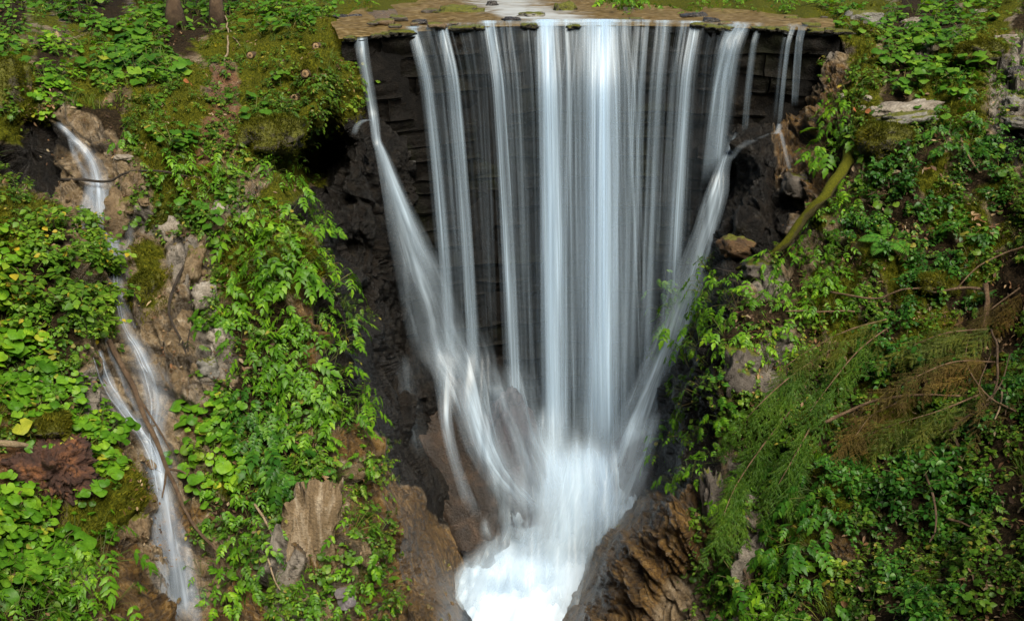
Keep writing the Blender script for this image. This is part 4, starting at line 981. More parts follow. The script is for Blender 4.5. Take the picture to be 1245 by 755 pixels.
def plant(kind, u, v, s, label, lift=.02):
    nm, mk, cat = KM[kind]; p = TP(u, v, lift-.03); i, j = idx(u, v); n = NF[i, j]; r = random.Random(int(u*7+v))
    e = empty(nm, p, label, cat, GRP[kind]); g_ = n*.45+np.array([0, 0, .6]); e.rotation_euler = orient(g_, r.uniform(0, 6.28)).to_euler(); e.scale = (s, s, s)
    k = r.randrange(len(TPL[kind]))
    for part, pn in ((0, 'foliage'), (1, 'stem')):
        if TPL[kind][k][part] is None: continue
        o = bpy.data.objects.new(pn, tdata(kind, k, part, M[mk])); C.objects.link(o); o.parent = e
PL = [('G',22,632,1.15,'large round-leaved plant at the left edge just below the brown rotten root'),
('G',62,672,1.2,'biggest round-leaved plant, its drooping yellow-green leaves above the lower left corner'),
('G',112,660,.8,'round-leaved plant between the drooping yellow-green leaves and the side stream'),
('G',8,715,1.0,'round-leaved plant in the lower left corner of the photo'),
('C',100,702,.9,'pale toothed plant low on the left bank, left of the side stream foot'),
('C',128,742,.85,'toothed plant at the bottom edge, nearest to the side stream'),
('C',60,745,.9,'toothed plant at the bottom edge near the left corner'),
('C',118,640,.6,'small toothed plant on the mossy rock left of the side stream'),
('G',96,560,.6,'chain of small round leaves right of the brown rotten root'),
('G',112,597,.45,'single low round-leaved plant below right of the rotten root'),
('G',68,505,.8,'round-leaved plant above the right end of the pale log'),
('G',36,470,.95,'round-leaved plant above the pale log at the left edge'),
('G',70,440,.9,'round-leaved plant under the bush with yellow leaves'),
('G',18,420,.8,'round-leaved plant at the left edge level with the fork of the side stream'),
('Y',95,320,1.0,'bush with yellow-flecked leaves hanging over the side stream from the left'),
('Y',140,400,.75,'yellow-flecked twig reaching across the side stream above its fork'),
('Y',120,355,.95,'densest yellow-flecked bush, left of the middle of the side stream'),
('Y',60,385,1.0,'yellow-flecked bush between the left edge and the side stream'),
('Y',30,330,.9,'yellow-green bush at the left edge beside the small boulder fall'),
('Y',160,340,.5,'small leafy twig hanging in front of the side stream'),
('G',15,285,.6,'pale round-leaved plant at the left edge under the dark hollow'),
('G',38,112,.9,'three pale round leaves next to the mossy boulder at the left edge'),
('G',86,95,.95,'group of round leaves above the source of the side stream'),
('G',60,62,.9,'large-leaved plant on the slope in the upper left corner area'),
('x',100,62,1.1,'grass-like bright green tuft on the upper left slope'),
('x',150,52,1.1,'feathery bright green tuft below the left tree trunk'),
('x',108,125,1.0,'dark green grass clump hanging right of the side stream source'),
('G',186,127,.5,'single pale round-leaved plant on the path of bare soil'),
('C',152,170,.6,'light green plant just right of the top of the side stream'),
('C',222,205,.7,'toothed plant at the end of the dark stick across the side stream'),
('C',245,225,.7,'toothed plant above the angular stones of the left rock face'),
('g',290,125,1.2,'bright low herb in the moss left of the cut logs'),
('g',312,150,1.3,'larger herb with round leaves under the mossy overhang'),
('g',345,98,.9,'small herb beside the right cut log on the moss mound'),
('C',330,225,.75,'pale leafy plant at the mouth of the dark hollow'),
('C',350,265,.8,'topmost bright toothed plant of the left ridge'),
('C',365,330,.8,'bright toothed plant on the left ridge beside the brown wet edge'),
('C',310,345,.85,'bushy toothed plant with pale young leaves on the left ridge'),
('G',322,358,.5,'cluster of yellowish round leaves in the middle of the left ridge'),
('C',385,385,.85,'lush toothed plant spilling over the gorge edge of the left ridge'),
('C',345,430,.9,'toothed plant filling the centre of the left ridge'),
('C',400,455,.8,'toothed plant leaning over the gorge halfway down the left ridge'),
('G',300,490,.75,'round-leaved plant on the left side of the green ridge'),
('G',285,530,.8,'yellow-green round leaves above the hanging root'),
('G',300,575,.75,'coin-shaped leaves at the lower left of the green ridge'),
('f',368,585,.75,'pale fern at the top of the tan rock slab'),
('f',350,520,.6,'small fern lying on the toothed leaves of the left ridge'),
('C',430,560,.6,'small toothed plant on the brown gorge edge right of the tan slab'),
('C',465,605,.5,'tiny plant growing on the dark wet gorge wall'),
('C',300,665,.8,'toothed plant hanging left of the tan rock slab'),
('c',335,680,.6,'dark leaves at the left foot of the tan rock slab'),
('C',375,735,.7,'toothed plant at the bottom edge below the tan slab'),
('C',430,705,.75,'toothed plant beside the grey-purple rosette'),
('C',455,735,.7,'toothed plant at the bottom edge nearest to the white water on the left'),
('C',440,650,.5,'small toothed plant on the vertical brown slabs'),
('g',402,282,1.1,'isolated pale sprig hanging in front of the dark wet rock beside the left jet'),
('x',404,70,.9,'bright drooping grass on the moss mound at the left end of the dam'),
('x',400,95,.8,'grass fringe hanging from the moss mound beside the left cut log'),
('f',1080,295,.72,'bright fern standing out on the shaded right bank'),
('f',1035,565,.8,'fern on the right bank below the fallen brown branches'),
('C',1015,155,.7,'light toothed plant left below the flat stone slabs'),
('C',990,200,.8,'toothed plant hanging over the brown rock left of the mossy limb'),
('C',870,365,.85,'pale toothed plant nearest to the right jet'),
('C',905,350,.8,'toothed plant below the lower end of the mossy limb'),
('C',850,400,.85,'toothed plant leaning over the water on the right gorge edge'),
('C',985,340,.8,'toothed plant to the right of the mossy limb'),
('C',855,470,.8,'yellow-green toothed plant halfway down the right gorge edge'),
('C',830,500,.8,'toothed plant at the outermost point of the right gorge edge'),
('C',880,510,.7,'toothed plant above the narrow grey rock on the right bank'),
('C',835,570,.7,'light leafy tuft above the brown rock on the right'),
('C',848,625,.6,'small leaves on top of the ribbed brown rock'),
('c',860,690,.6,'dark leaves hanging over the ribbed brown rock'),
('D',1060,220,1.0,'dark leafy bush right of the mossy limb'),
('D',1105,230,.9,'dark leafy bush above the bright fern'),
('D',1160,290,1.0,'dark bush right of the bright fern'),
('G',1185,295,.5,'light broad-leaved plant right of the fern on the shaded bank'),
('G',1160,125,.6,'broad pale leaves right of the flat stone slabs'),
('g',1130,60,1.5,'fresh green herb below the white rock on the upper right bank'),
('g',1105,75,1.5,'fresh green herb above the flat stone slabs'),
('G',1150,15,.6,'bright leafy plant at the top edge of the right bank'),
('D',1080,430,1.0,'glossy dark bush between the two fallen brown branches'),
('D',1050,600,1.2,'glossy bush low in the middle of the right bank'),
('D',1110,580,1.1,'glossy bush under the pale fallen branch'),
('D',1165,560,1.0,'glossy bush below the bundle of brown twigs'),
('D',1000,640,1.0,'dark bush at the foot of the weeping green branches'),
('D',1235,440,.9,'bluish leaves at the right edge beside the bundle of brown twigs'),
('C',960,660,.8,'green toothed plant below the weeping green branches'),
('C',1005,680,.8,'light green toothed plant low on the right bank'),
('C',920,690,.7,'toothed plant right of the ribbed brown rock'),
('C',980,735,.7,'toothed plant at the bottom edge of the right bank'),
('D',1175,735,.9,'blue-green glossy leaves at the bottom right of the photo'),
('G',1120,700,.45,'bright three-leaved plant on bare soil low on the right bank'),
('G',1222,705,.5,'round-leaved plant near the lower right corner'),
('G',1178,680,.4,'small pale green plant on bare soil above the blue-green leaves'),
('D',1238,725,.7,'glossy leaves in the lower right corner')]
for a in PL: plant(*a)

# ------------------------------------------------------------------ rocks
def px(u, v): i, j = idx(u, v); return F/Df[i, j]
def rock(name, u, v, w, h, mk, label, cat='rock', dep=.8, tilt=0., sink=.25, seed=None, group=None, facet=.28, pw=.75, n=20, pz=None):
    s = px(u, v); seed = seed or int(u+v*3); a, c_ = w/s/2, h/s/2; b_ = max(a, c_)*dep if dep > 0 else -dep
    V, Q, T = rock_arr(a, b_, c_, seed, n, facet, pw)
    if pz is not None: pp = np.array(pz, float)
    else: pp = TP(u, v, 0); pp = pp-pp/np.linalg.norm(pp)*b_*(1-2*sink)*.5
    o = mesh(name, V, Q, T, M[mk], smooth=True); o.location = pp.tolist(); o.rotation_euler = (rad(-8), rad(-tilt), 0)
    if mk == 'rock_moss':
        me = o.data; Vn = np.zeros(len(V)*3, np.float32); me.vertices.foreach_get('normal', Vn); Vn = Vn.reshape(-1, 3); r_ = np.random.default_rng(seed); b = Bag()
        m_ = min(900, int(w*h/3)); ii = r_.integers(0, len(V), m_*2); ii = ii[Vn[ii, 2] > -.35][:m_]
        for q in ii:
            mt = TPL['m'][q % 4][0]; Mx = frame(np.cross(Vn[q], [.3, .9, .1]), Vn[q]); b.add(mt[0]@Mx.T*1.15+V[q], None, mt[2])
        V2, Q2, T2 = b.arr(); mesh('moss_fur', V2, None, T2, M['moss'], o)
    return tag(o, label, cat, group)
rock('stone_slab',1100,121,80,20,'rock_pale','upper of two pale flat stone slabs jutting from the right bank','rock',.6,5,-.05,group='flat stone slabs')
rock('stone_slab',1096,138,74,20,'rock_grey','lower of two flat stone slabs jutting from the right bank','rock',.7,8,-.1,group='flat stone slabs')
rock('pebble',1059,127,10,10,'rock_pale','upper white pebble left of the flat stone slabs',group='white pebbles')
rock('pebble',1065,138,9,9,'rock_pale','white pebble touching the lower stone slab',group='white pebbles')
rock('pebble',1056,140,8,8,'rock_pale','lowest white pebble left of the flat stone slabs',group='white pebbles')
rock('pebble',1024,121,8,9,'rock_pale','lone white pebble at the edge of the brown rock face',group='white pebbles')
rock('white_rock',1108,31,24,18,'rock_pale','jagged white rock in the herbs near the top of the right bank')
rock('white_rock',1221,46,30,13,'rock_pale','white rock lying on moss near the upper right corner')
rock('grey_rock',1046,33,46,24,'rock_grey','grey block at the right end of the dam crest')
rock('grey_rock',1233,126,26,20,'rock_grey','rounded grey rock at the right edge of the photo')
rock('grey_rock',1240,150,34,16,'rock_grey','low grey rock under the rounded one at the right edge')
rock('grey_rock',1190,17,16,8,'rock_pale','small pale stone at the top edge of the right bank')
rock('grey_rock',1232,95,22,14,'rock_dark','dark rock in the hollow at the right edge')
for a in [(560,11,58,15,'rock_moss','long mossy boulder in the stream above the dam'),(687,8,26,17,'rock_moss','round mossy boulder in the stream beside the white rapids'),(646,17,34,7,'rock_grey','flat stone awash in the stream between the mossy boulders'),
          (598,4,14,9,'rock_dark','small dark stone at the top edge in the stream'),(622,23,22,5,'rock_dark','thin dark stone close to the dam crest'),(478,20,24,6,'rock_grey','low stone in the shallow brown water on the left'),(845,18,34,9,'rock_dark','dark pebbly stone at the right shore of the stream'),(760,24,20,5,'rock_ochre','brown stone breaking the shallow water right of the rapids')]:
    u, v, w_, h_, mk, lb = a; d_ = float(ZD(v+h_*.3, -1.20)); pz = P(u, v+h_*.3, d_)
    s_ = F/d_; V, Q, T = rock_arr(w_/s_/2, w_/s_/2*.8, h_/s_/2*1.1, int(u), 18); o = mesh('stream_boulder', V, Q, T, M[mk]); o.location = pz.tolist(); tag(o, lb, 'rock', 'stones in the stream')
rock('pale_stone',155,196,26,7,'rock_pale','thin white stone right of the side stream above the dark stick',dep=.6)
rock('ochre_block',163,228,24,36,'rock_ochre','tan angular block right of the side stream',tilt=-8,facet=.4)
rock('angular_stone',206,276,22,26,'rock_pale','pinkish stone in the middle of the left rock face',tilt=20,facet=.4)
rock('angular_stone',266,258,26,34,'rock_pale','pale pointed stone left of the bright moss streak',tilt=-22,facet=.45)
rock('angular_stone',234,325,22,44,'rock_ochre','upright tan stone beside the curved twig',tilt=-18,facet=.4)
rock('angular_stone',248,360,26,34,'rock_pale','pale stone below the upright tan one on the left rock face',tilt=-15,facet=.4)
rock('angular_stone',268,415,30,30,'rock_pale','pale stone at the left edge of the green ridge',tilt=10,facet=.4)
rock('angular_stone',255,452,22,24,'rock_grey','grey stone under the pale one beside the green ridge',facet=.4)
rock('angular_stone',140,262,34,60,'rock_ochre','bulging tan rock in the side stream with water on both sides',tilt=-10,facet=.3)
rock('angular_stone',170,640,26,40,'rock_ochre','wet tan rock left of the foot of the side stream',facet=.35)
rock('tan_slab',376,652,66,140,'rock_tan','tall tan rock slab with white streaks low on the left bank','rock',.22,-9,.5,facet=.35,n=40,pw=.6)
rock('mossy_boulder',6,108,56,66,'rock_moss','mossy boulder cut by the left edge of the photo')
rock('moss_mound',338,168,68,46,'rock_moss','moss-covered lump on the left lip of the dark hollow',sink=.3)
rock('moss_mound',217,166,20,24,'rock_moss','small rounded moss cushion on the upper left rock face')
rock('moss_mound',192,262,34,34,'rock_moss','moss cushion right of the side stream',sink=.3)
rock('moss_mound',176,350,36,44,'rock_moss','moss cushion beside the lower part of the side stream',sink=.35)
rock('moss_mound',1138,345,44,24,'rock_moss','yellow-green moss cushion on the shaded right bank')
rock('moss_mound',1080,180,60,40,'rock_moss','moss cushion under the flat stone slabs',sink=.35)
rock('moss_mound',1190,80,50,30,'rock_moss','moss cushion on the upper right bank',sink=.35)
rock('moss_mound',44,522,60,26,'rock_moss','brownish moss cushion above the pale log',sink=.3)
rock('brown_rock',968,226,34,30,'rock_greybrown','pinkish brown rock behind the mossy limb')
rock('brown_rock',905,302,46,26,'rock_rust','rust-coloured rock left of the lower end of the mossy limb',sink=.5,facet=.2)
rock('brown_rock',925,330,44,26,'rock_greybrown','grey-brown rock under the lower end of the mossy limb')
rock('grey_rock',893,450,34,56,'rock_greybrown','grey rock showing between leaves on the right gorge edge',sink=.5,facet=.5,tilt=-12)
rock('grey_rock',866,615,26,84,'rock_greybrown','narrow grey rock beside the weeping green branches',sink=.4,dep=.3,facet=.5,tilt=8)

def fboulder(u, v, d, w, h, dep, tilt, mk, label, sd):
    s_ = F/d; V, Q, T = rock_arr(w/s_/2, dep, h/s_/2, sd, 40, .09); o = mesh('wet_boulder', V, Q, T, M[mk]); o.location = P(u, v, d).tolist(); o.rotation_euler = (rad(-14), rad(tilt), 0); tag(o, label, 'rock', 'boulders at the foot of the fall')
fboulder(560,585,12.6,90,250,.42,-15,'rock_foot','tall brown wet boulder at the left foot of the waterfall',11)
fboulder(634,575,12.65,64,190,.40,-14,'rock_purple','dark rounded boulder with water streaming over it, left of the white plunge',12)
fboulder(772,595,12.75,80,130,.40,20,'rock_purple','dark rounded boulder right of the white plunge under a thin veil of water',13)
rr_ = random.Random(21)
for k in range(26):
    u = rr_.uniform(412, 1005); v = rr_.uniform(14, 33)
    if 600 < u < 735 and v > 18: continue
    pb = P(u, v, ZD(v, -1.19)); w_ = rr_.uniform(.04, .12); V, Q, T = rock_arr(w_, w_*.8, w_*.3, k+600, 10)
    o = mesh('stream_pebble', V, Q, T, M[['rock_dark', 'rock_greybrown', 'rock_ochre', 'rock_moss'][k % 4]]); o.location = pb.tolist()
    tag(o, 'small wet stone poking out of the shallow brown stream above the dam', 'pebble', 'small stones poking out of the shallow stream')
# rotten root mass
def rootmass():
    e = empty('rotten_root', TP(72, 580), 'dark reddish brown rotten root mass on the left bank above the large round leaves', 'root'); s = px(72, 580)
    V, Q, T = rock_arr(46/s, 34/s, 34/s, 77, 70, .2); V = V*(1+.22*fbm(V*7, 3, 3)+.20*fbm(V*26, 4, 8, .7))[:, None]
    o = mesh('root_core', V, Q, T, M['root'], e); b = Bag(); r = random.Random(2)
    for k in range(60):
        a = r.uniform(-1, 1); x0 = np.array([a*48/s, -r.uniform(.5, .9)*34/s, r.uniform(-.7, .6)*34/s]); d_ = np.array([r.uniform(-.5, .5), -.35, -r.uniform(.2, 1)])*.12
        V, Q, T = tube(smoothpath([x0, x0+d_*.5+np.array([r.uniform(-.02, .02)]*3), x0+d_], 6), np.linspace(.004, .001, 6), 4); b.add(V, Q, T)
    V, Q, T = b.arr(); mesh('rootlets', V, Q, T, M['root'], e)
rootmass()
# ------------------------------------------------------------------ sticks, limbs, logs
def stick(name, pts, r0, r1, mk, label, cat='branch', forks=(), group=None, rough=.25, knots=24):
    """pts (u, v, off metres above the ground); r in pixels"""
    def w(pp): return np.array([P(u, v, float(smoothD(u, v))-o) for u, v, o in pp])
    A = w(pts); e = empty(name, A[0], label, cat, group); s = px(*pts[0][:2])
    path = smoothpath(A, knots); rr = np.linspace(r0, r1, knots)/s
    jit = np.stack([fbm(path*4+k*9, 2, 7) for k in range(3)], -1)*.02; path = path+jit
    V, Q, T = tube(path, rr, 7, True, rough, 3); mesh('limb', V-A[0], Q, T, M[mk], e)
    for f in forks:
        B = smoothpath(w(f), 14); V, Q, T = tube(B, np.linspace((r0+r1)*.36, r1*.5, 14)/s, 5, True, rough, 4); mesh('twig', V-A[0], Q, T, M[mk], e)
stick('mossy_limb',[(1034,182,.10),(1022,212,.25),(1000,240,.35),(975,270,.38),(950,300,.30),(925,318,.15),(895,328,.05)],8,2.5,'wood_moss','thick moss-covered limb leaning down the right bank to the dark rock',rough=.3)
stick('long_stick',[(133,415,.12),(160,470,.16),(182,520,.18),(206,570,.16),(222,610,.12),(240,645,.12),(275,682,.1)],3.4,1.4,'wood','long brown stick lying across the side stream',forks=[[(206,570,.16),(225,575,.15),(245,598,.1)],[(160,470,.16),(192,520,.12),(210,552,.1)],[(203,568,.16),(200,590,.14),(197,605,.1)],[(262,668,.1),(265,688,.08),(263,700,.08)]])
stick('dark_stick',[(75,218,.08),(105,220,.14),(130,219,.16),(152,212,.14),(180,208,.08),(255,216,.08)],1.9,1.2,'wood_dark','dark stick lying level across the top of the side stream')
stick('curved_twig',[(238,308,.05),(224,326,.08),(212,348,.1),(208,375,.1),(216,405,.1),(232,440,.06)],2.,1.2,'wood_dark','curved dark twig on the left rock face',forks=[[(232,440,.06),(228,420,.1),(231,400,.12)]])
stick('pale_log',[(-12,536,.08),(15,540,.12),(46,545,.08)],5,3,'wood_pale','pale broken log end at the left edge above the rotten root')
stick('hanging_root',[(308,612,.12),(322,630,.14),(330,648,.12)],1.8,1.2,'wood_pale','pale curved root hanging left of the tan slab')
stick('hanging_root',[(325,680,.1),(332,700,.14),(342,716,.1)],1.3,.8,'wood_pale','thin root below the curved one left of the tan slab')
stick('fallen_branch',[(1003,513,.22),(1040,496,.32),(1075,484,.36),(1120,480,.36),(1166,482,.28)],2.2,1.1,'wood_tan','pale fallen branch lying on the brown needles of the right bank')
stick('fallen_branch',[(1150,628,.06),(1180,640,.1),(1208,655,.1),(1225,690,.06)],1.7,.9,'wood_tan','thin tan branch on bare soil near the lower right corner')
stick('broken_stem',[(1198,400,.05),(1200,372,.14),(1197,344,.2)],4,3,'wood_tan','broken upright stem with a pale top on the right bank',forks=[[(1198,352,.16),(1170,350,.14),(1135,356,.1)]])
stick('bare_twig',[(1168,168,.12),(1172,180,.14),(1184,200,.12),(1190,212,.08)],1.3,.8,'wood_tan','bare reddish twig below the broad pale leaves on the right bank')
stick('bare_twig',[(1165,545,.1),(1160,520,.2),(1200,490,.25),(1215,440,.25),(1208,400,.15)],1.8,1.2,'wood','bundle of brown twigs arching beside the right edge',forks=[[(1200,490,.25),(1190,470,.3),(1205,430,.2)],[(1185,500,.25),(1215,470,.3),(1228,430,.2)],[(1165,520,.2),(1130,530,.2),(1100,545,.1)],[(1210,460,.25),(1225,480,.25),(1222,505,.2)]])
stick('bare_twig',[(1218,470,.2),(1214,490,.25),(1210,512,.2)],1.3,.9,'wood_pale','whitish dead twig inside the bundle of brown twigs')
stick('bare_twig',[(1125,575,.15),(1137,610,.25),(1136,640,.25),(1128,658,.2)],1.6,1.,'wood','brown twig hanging through the glossy bushes')
stick('bare_twig',[(1010,355,.1),(1060,362,.16),(1110,350,.16),(1150,352,.1)],1.3,.8,'wood_tan','thin pale twig below the bright fern')
stick('bare_twig',[(955,378,.1),(1000,378,.15),(1040,380,.12)],1.3,.9,'wood_tan','level twig under the toothed leaves of the right bank')
stick('bare_twig',[(905,690,.05),(912,712,.12),(905,730,.08)],2.0,1.2,'wood','short brown twig right of the ribbed brown rock')
stick('bare_twig',[(1245,300,.1),(1200,318,.16),(1165,350,.12)],1.2,.7,'wood_tan','straight twig coming in from the right edge')
stick('bare_twig',[(1062,130,.02),(1056,150,.06),(1048,200,.06),(1052,235,.03)],1.2,.7,'wood_pale','dangling root below the white pebbles')
stick('sapling',[(272,82,.02),(278,45,.25),(272,10,.5)],1.4,.9,'wood_pale','thin bare sapling stem right of the tree trunks',forks=[[(276,40,.25),(286,48,.2),(292,56,.15)]])
stick('bare_twig',[(330,96,.05),(336,84,.12),(344,74,.1)],1.3,.9,'wood','short twig on the moss mound left of the cut logs')
stick('bare_twig',[(15,700,.1),(35,690,.15),(48,705,.15),(60,720,.1)],1.2,.7,'wood_tan','curled dry stalk among the lower left leaves')
stick('bare_twig',[(843,330,.02),(870,328,.2),(895,330,.1)],1.,.5,'wood_dark','thin twig sticking out over the right jet')
def cutlog(u, v, r_, label, aim=(-.25, -.9, .15)):
    p = TP(u, v, .0); s = px(u, v); a = np.array(aim)/np.linalg.norm(aim); R_ = r_/s
    e = empty('cut_log', p, label, 'log', 'sawn log ends in the moss'); path = np.array([-a*.3, -a*.1, a*.02, a*.06])
    V, Q, T = tube(path, R_, 16, False, .12, 5); mesh('bark', V, Q, T, M['wood'], e)
    V, Q, T = tube(np.array([-a*.02, a*.050, a*.054]), [R_*.88, R_*.88, R_*.80], 16); mesh('cut_face', V, Q, T, M['wood_cut'], e)
    V, Q, T = tube(np.array([a*.045, a*.057]), R_*.28, 10); mesh('heartwood', V, Q, T, M['wood'], e)
cutlog(384, 50, 5, 'palest cut log end near the left end of the dam')
cutlog(379, 95, 5.5, 'cut log end with a dark centre in the hanging moss')
cutlog(358, 115, 5.5, 'orange cut log end lowest in the moss mound')
cutlog(307, 71, 4.5, 'greyish cut log end on the bare slope left of the moss mound')
for u, v, lb in [(221,91,'upper orange leaf on the soil of the upper left slope'),(227,108,'orange-red leaf just below the upper one on the slope'),(234,113,'third orange leaf, lowest of the group on the upper left slope'),(1050,146,'orange fungus left of the lower stone slab'),(1067,149,'orange fungus right under the lower stone slab'),(423,720,'small red leaf beside the grey-purple rosette'),(3,492,'orange dead leaf at the left edge above the pale log'),(73,405,'orange leaf in the bush left of the side stream fork')]:
    V, Q = leaf_strip(9/px(u, v), 7/px(u, v), 6, .25, .2); V = V-V.mean(0); o = mesh('orange_leaf', V, Q, None, M['orange']); p = TP(u, v, .05); o.location = p.tolist(); o.rotation_euler = (rad(50), .2, u); tag(o, lb, 'fungus' if 'fungus' in lb else 'leaf', 'orange leaves and fungi')
V, Q, T = tpl_round(500, 7, .05, .06)[0]; o = mesh('purple_rosette', V, Q, T, leafmat('leaf_purple', (.12, .10, .13), (.2, .17, .2), (.28, .24, .28))); o.location = TP(411, 722, .05).tolist(); o.rotation_euler = (rad(40), 0, 0); tag(o, 'grey-purple rosette of leaves near the bottom of the left bank', 'plant')
# ------------------------------------------------------------------ weeping feathery branches
FE = [tpl_feather(140+k) for k in range(4)]
def weeping(pts, n, ln, mk, label, width=.25, droop=.6, seed=0, cat='branch', group='weeping needle branches', stemmk='wood_tan'):
    A = np.array([P(u, v, float(smoothD(u, v))-o) for u, v, o in pts]); e = empty('weeping_branch', A[0], label, cat, group)
    path = smoothpath(A, 40); V, Q, T = tube(path, np.linspace(.008, .003, 40), 6, True, .2, 1); mesh('limb', V-A[0], Q, T, M[stemmk], e)
    fo = Bag(); st = Bag(); r = random.Random(seed); tg = np.gradient(path, axis=0)
    for k in range(n):
        f = r.random(); q = int(f*39); p = path[q]+np.array([r.uniform(-1, 1)*width*.4, r.uniform(-.6, .3)*width*.5, r.uniform(-.5, .3)*width*.4]); t_ = tg[q]/np.linalg.norm(tg[q])
        x = t_*r.uniform(.2, 1.)+np.array([r.uniform(-.5, .5), -r.uniform(0, .5), -droop*r.uniform(.5, 1.5)])
        Mx = frame(x, [r.uniform(-.5, .5), -.6, .8]); s_ = ln*r.uniform(.6, 1.2)
        a, b_ = FE[r.randrange(4)]; fo.add(a[0]@Mx.T*s_+p-A[0], a[1], a[2]); st.add(b_[0]@Mx.T*s_+p-A[0], b_[1], b_[2])
    V, Q, T = fo.arr(); mesh('needles', V, Q, T, M[mk], e); V, Q, T = st.arr(); mesh('twigs', V, Q, T, M[mk], e)
weeping([(1078,388,.15),(1030,402,.35),(985,425,.4),(945,452,.35)],26,.85,'olive','upper dry branch fanning left from the right bank, olive and brown',seed=1)
weeping([(1080,398,.1),(1045,425,.3),(1015,460,.35),(985,500,.3)],24,.85,'spruce','dull green branch hanging straight down beside the dark glossy bush',seed=2,droop=.9)
weeping([(1010,425,.2),(965,455,.35),(925,490,.4),(890,530,.35)],34,.9,'spruce','green weeping branch reaching down left towards the gorge edge',seed=3,droop=.9)
weeping([(960,500,.2),(925,545,.4),(895,590,.4),(880,625,.3)],46,1.0,'spruce','lowest and greenest weeping branch above the narrow grey rock',seed=4,droop=1.1)
weeping([(985,520,.2),(960,565,.35),(940,600,.35)],34,1.0,'spruce','green weeping branch in front of the dark bushes',seed=5,droop=1.1)
weeping([(1210,440,.2),(1160,440,.35),(1110,460,.4),(1060,490,.3)],32,.8,'dead','brown dead branch lying above the pale fallen branch',seed=6,droop=.45)
weeping([(1200,400,.2),(1150,405,.35),(1110,420,.35)],32,.9,'olive','mossy olive branch above the brown dead one',seed=7,droop=.4)
weeping([(1190,480,.2),(1140,500,.35),(1090,515,.35),(1050,530,.25)],32,.8,'olive','olive branch spread below the pale fallen branch',seed=8,droop=.5)
weeping([(1235,500,.2),(1200,480,.3),(1175,440,.3),(1180,400,.2)],24,.8,'dead','brown twiggy branch rising beside the right edge',seed=9,droop=.3)
weeping([(1090,490,.2),(1060,505,.3),(1040,530,.3)],22,.8,'dead','small brown branch at the left end of the pale fallen branch',seed=10,droop=.6)
weeping([(1240,350,.1),(1210,372,.2),(1180,395,.2)],18,.7,'dead','short brown branch below the broken stem at the right edge',seed=11,droop=.5)
# ------------------------------------------------------------------ trees standing on the upper left slope
def tree(u, v, rpx, lean, label, seed):
    p = TP(u, v, -.05); s = px(u, v); R_ = rpx/s; r = random.Random(seed); e = empty('conifer_tree', p, label, 'tree', 'tree trunks on the upper left slope')
    H = 10.; z = np.linspace(0, H, 30); path = np.stack([lean*z, 0*z, z], -1); rr = R_*(1-.75*z/H)+R_*.7*np.exp(-z/.12)
    V, Q, T = tube(path, rr, 14, True, .14, seed); mesh('trunk', V, Q, T, M['wood'], e)
    fo = Bag()
    for k in range(170):
        h = r.uniform(4.5, 10); a = r.uniform(0, 6.28); l = (10.4-h)*.28*r.uniform(.4, 1.); q = np.array([lean*h+math.cos(a)*l, math.sin(a)*l, h-.3*l])
        A_ = FE[k % 4][0]; Mx = frame([math.cos(a), math.sin(a), -.5], [0, 0, 1]); fo.add(A_[0]@Mx.T*1.6+q, A_[1], A_[2])
    V, Q, T = fo.arr(); mesh('crown', V, Q, T, M['spruce'], e)
tree(213, 32, 8.5, -.02, 'left of two dark tree trunks at the top edge of the photo', 5)
tree(263, 26, 8.0, .01, 'right of two dark tree trunks at the top edge of the photo', 6)
#IND1

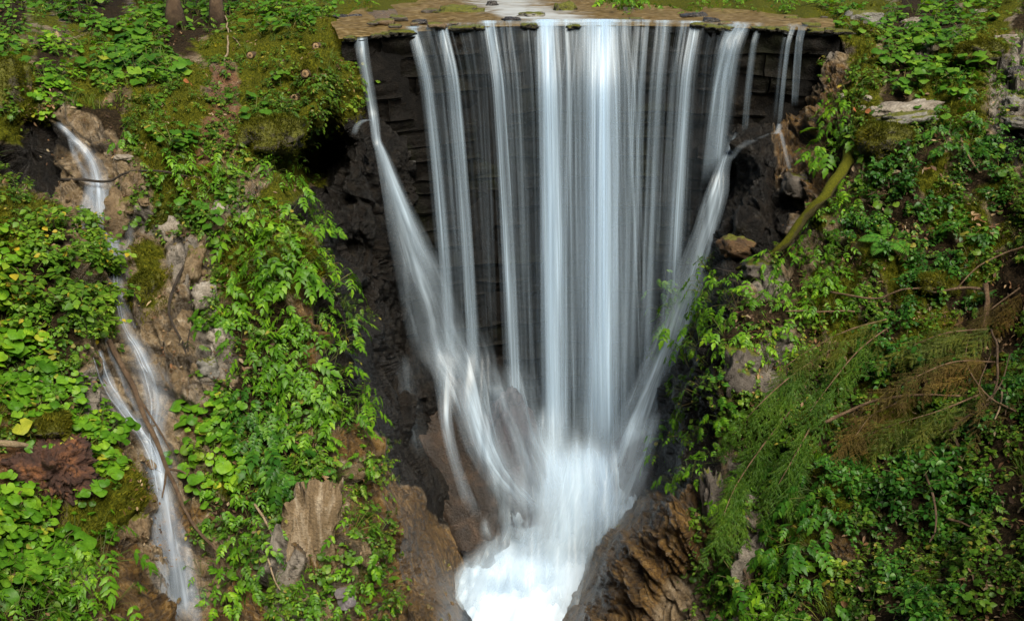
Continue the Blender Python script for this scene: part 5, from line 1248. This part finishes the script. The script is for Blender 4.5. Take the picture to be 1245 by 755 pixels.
# added unseen wooded slopes blocking low sky light behind and beside the viewpoint
hm, nt = mat('sky_block_slope'); p_ = pos(nt); n1 = noise(nt, .5, 6, .7, p_); c = ramp(nt, n1, [(.3, (.008, .014, .005)), (.5, (.025, .045, .012)), (.7, (.06, .09, .02))])
p = N(nt, 'ShaderNodeBsdfPrincipled'); L(nt, c, p.inputs['Base Color']); p.inputs['Roughness'].default_value = 1.; p.inputs['Specular IOR Level'].default_value = 0.; out(nt, p.outputs[0])
th = np.linspace(rad(158), rad(382), 150); rr = np.linspace(0, 1, 40); TH, RR = np.meshgrid(th, rr)
Rd = 17+26*RR; Zh = -9+36*RR**.9; X = np.stack([Rd*np.cos(TH)*1.05, Rd*np.sin(TH)+4, Zh], -1); X = X+1.3*np.stack([fbm(X*.35, 4, k) for k in (3, 6, 9)], -1)
tag(mesh('sky_block_hills', X, gridfaces(40, 150), None, hm), kind='structure')
# ------------------------------------------------------------------ light, world, camera
w = bpy.data.worlds.new('World'); bpy.context.scene.world = w; w.use_nodes = True
nt = w.node_tree; bgn = nt.nodes['Background']; sky = nt.nodes.new('ShaderNodeTexSky'); sky.sky_type = 'NISHITA'; sky.sun_disc = False
AZ = rad(158); EL = rad(52)                  # light from behind the camera, a little to the right
sky.sun_elevation = EL; sky.sun_rotation = AZ; sky.air_density = 1.0; sky.dust_density = 2.0; sky.ozone_density = 1.5
nt.links.new(sky.outputs[0], bgn.inputs[0]); bgn.inputs[1].default_value = .05
sl = bpy.data.lights.new('sun', 'SUN'); sl.energy = 3.9; sl.angle = rad(34); sl.color = (1., .92, .77)
so_ = bpy.data.objects.new('sun', sl); C.objects.link(so_)
dirv = Vector((math.sin(AZ)*math.cos(EL), math.cos(AZ)*math.cos(EL), math.sin(EL)))
so_.rotation_euler = dirv.to_track_quat('Z', 'Y').to_euler()
cam = bpy.data.cameras.new('camera'); co = bpy.data.objects.new('camera', cam); C.objects.link(co)
co.rotation_euler = (math.pi/2-PITCH, 0, 0); cam.sensor_width = 36; cam.lens = 36*F/1245; cam.clip_end = 2000; cam.clip_start = .1
sc = bpy.context.scene; sc.camera = co
sc.view_settings.view_transform = 'Standard'; sc.view_settings.look = 'None'; sc.view_settings.gamma = 1; sc.view_settings.exposure = 0.82
sc.render.engine = 'CYCLES'; sc.cycles.transparent_max_bounces = 40; sc.cycles.max_bounces = 8
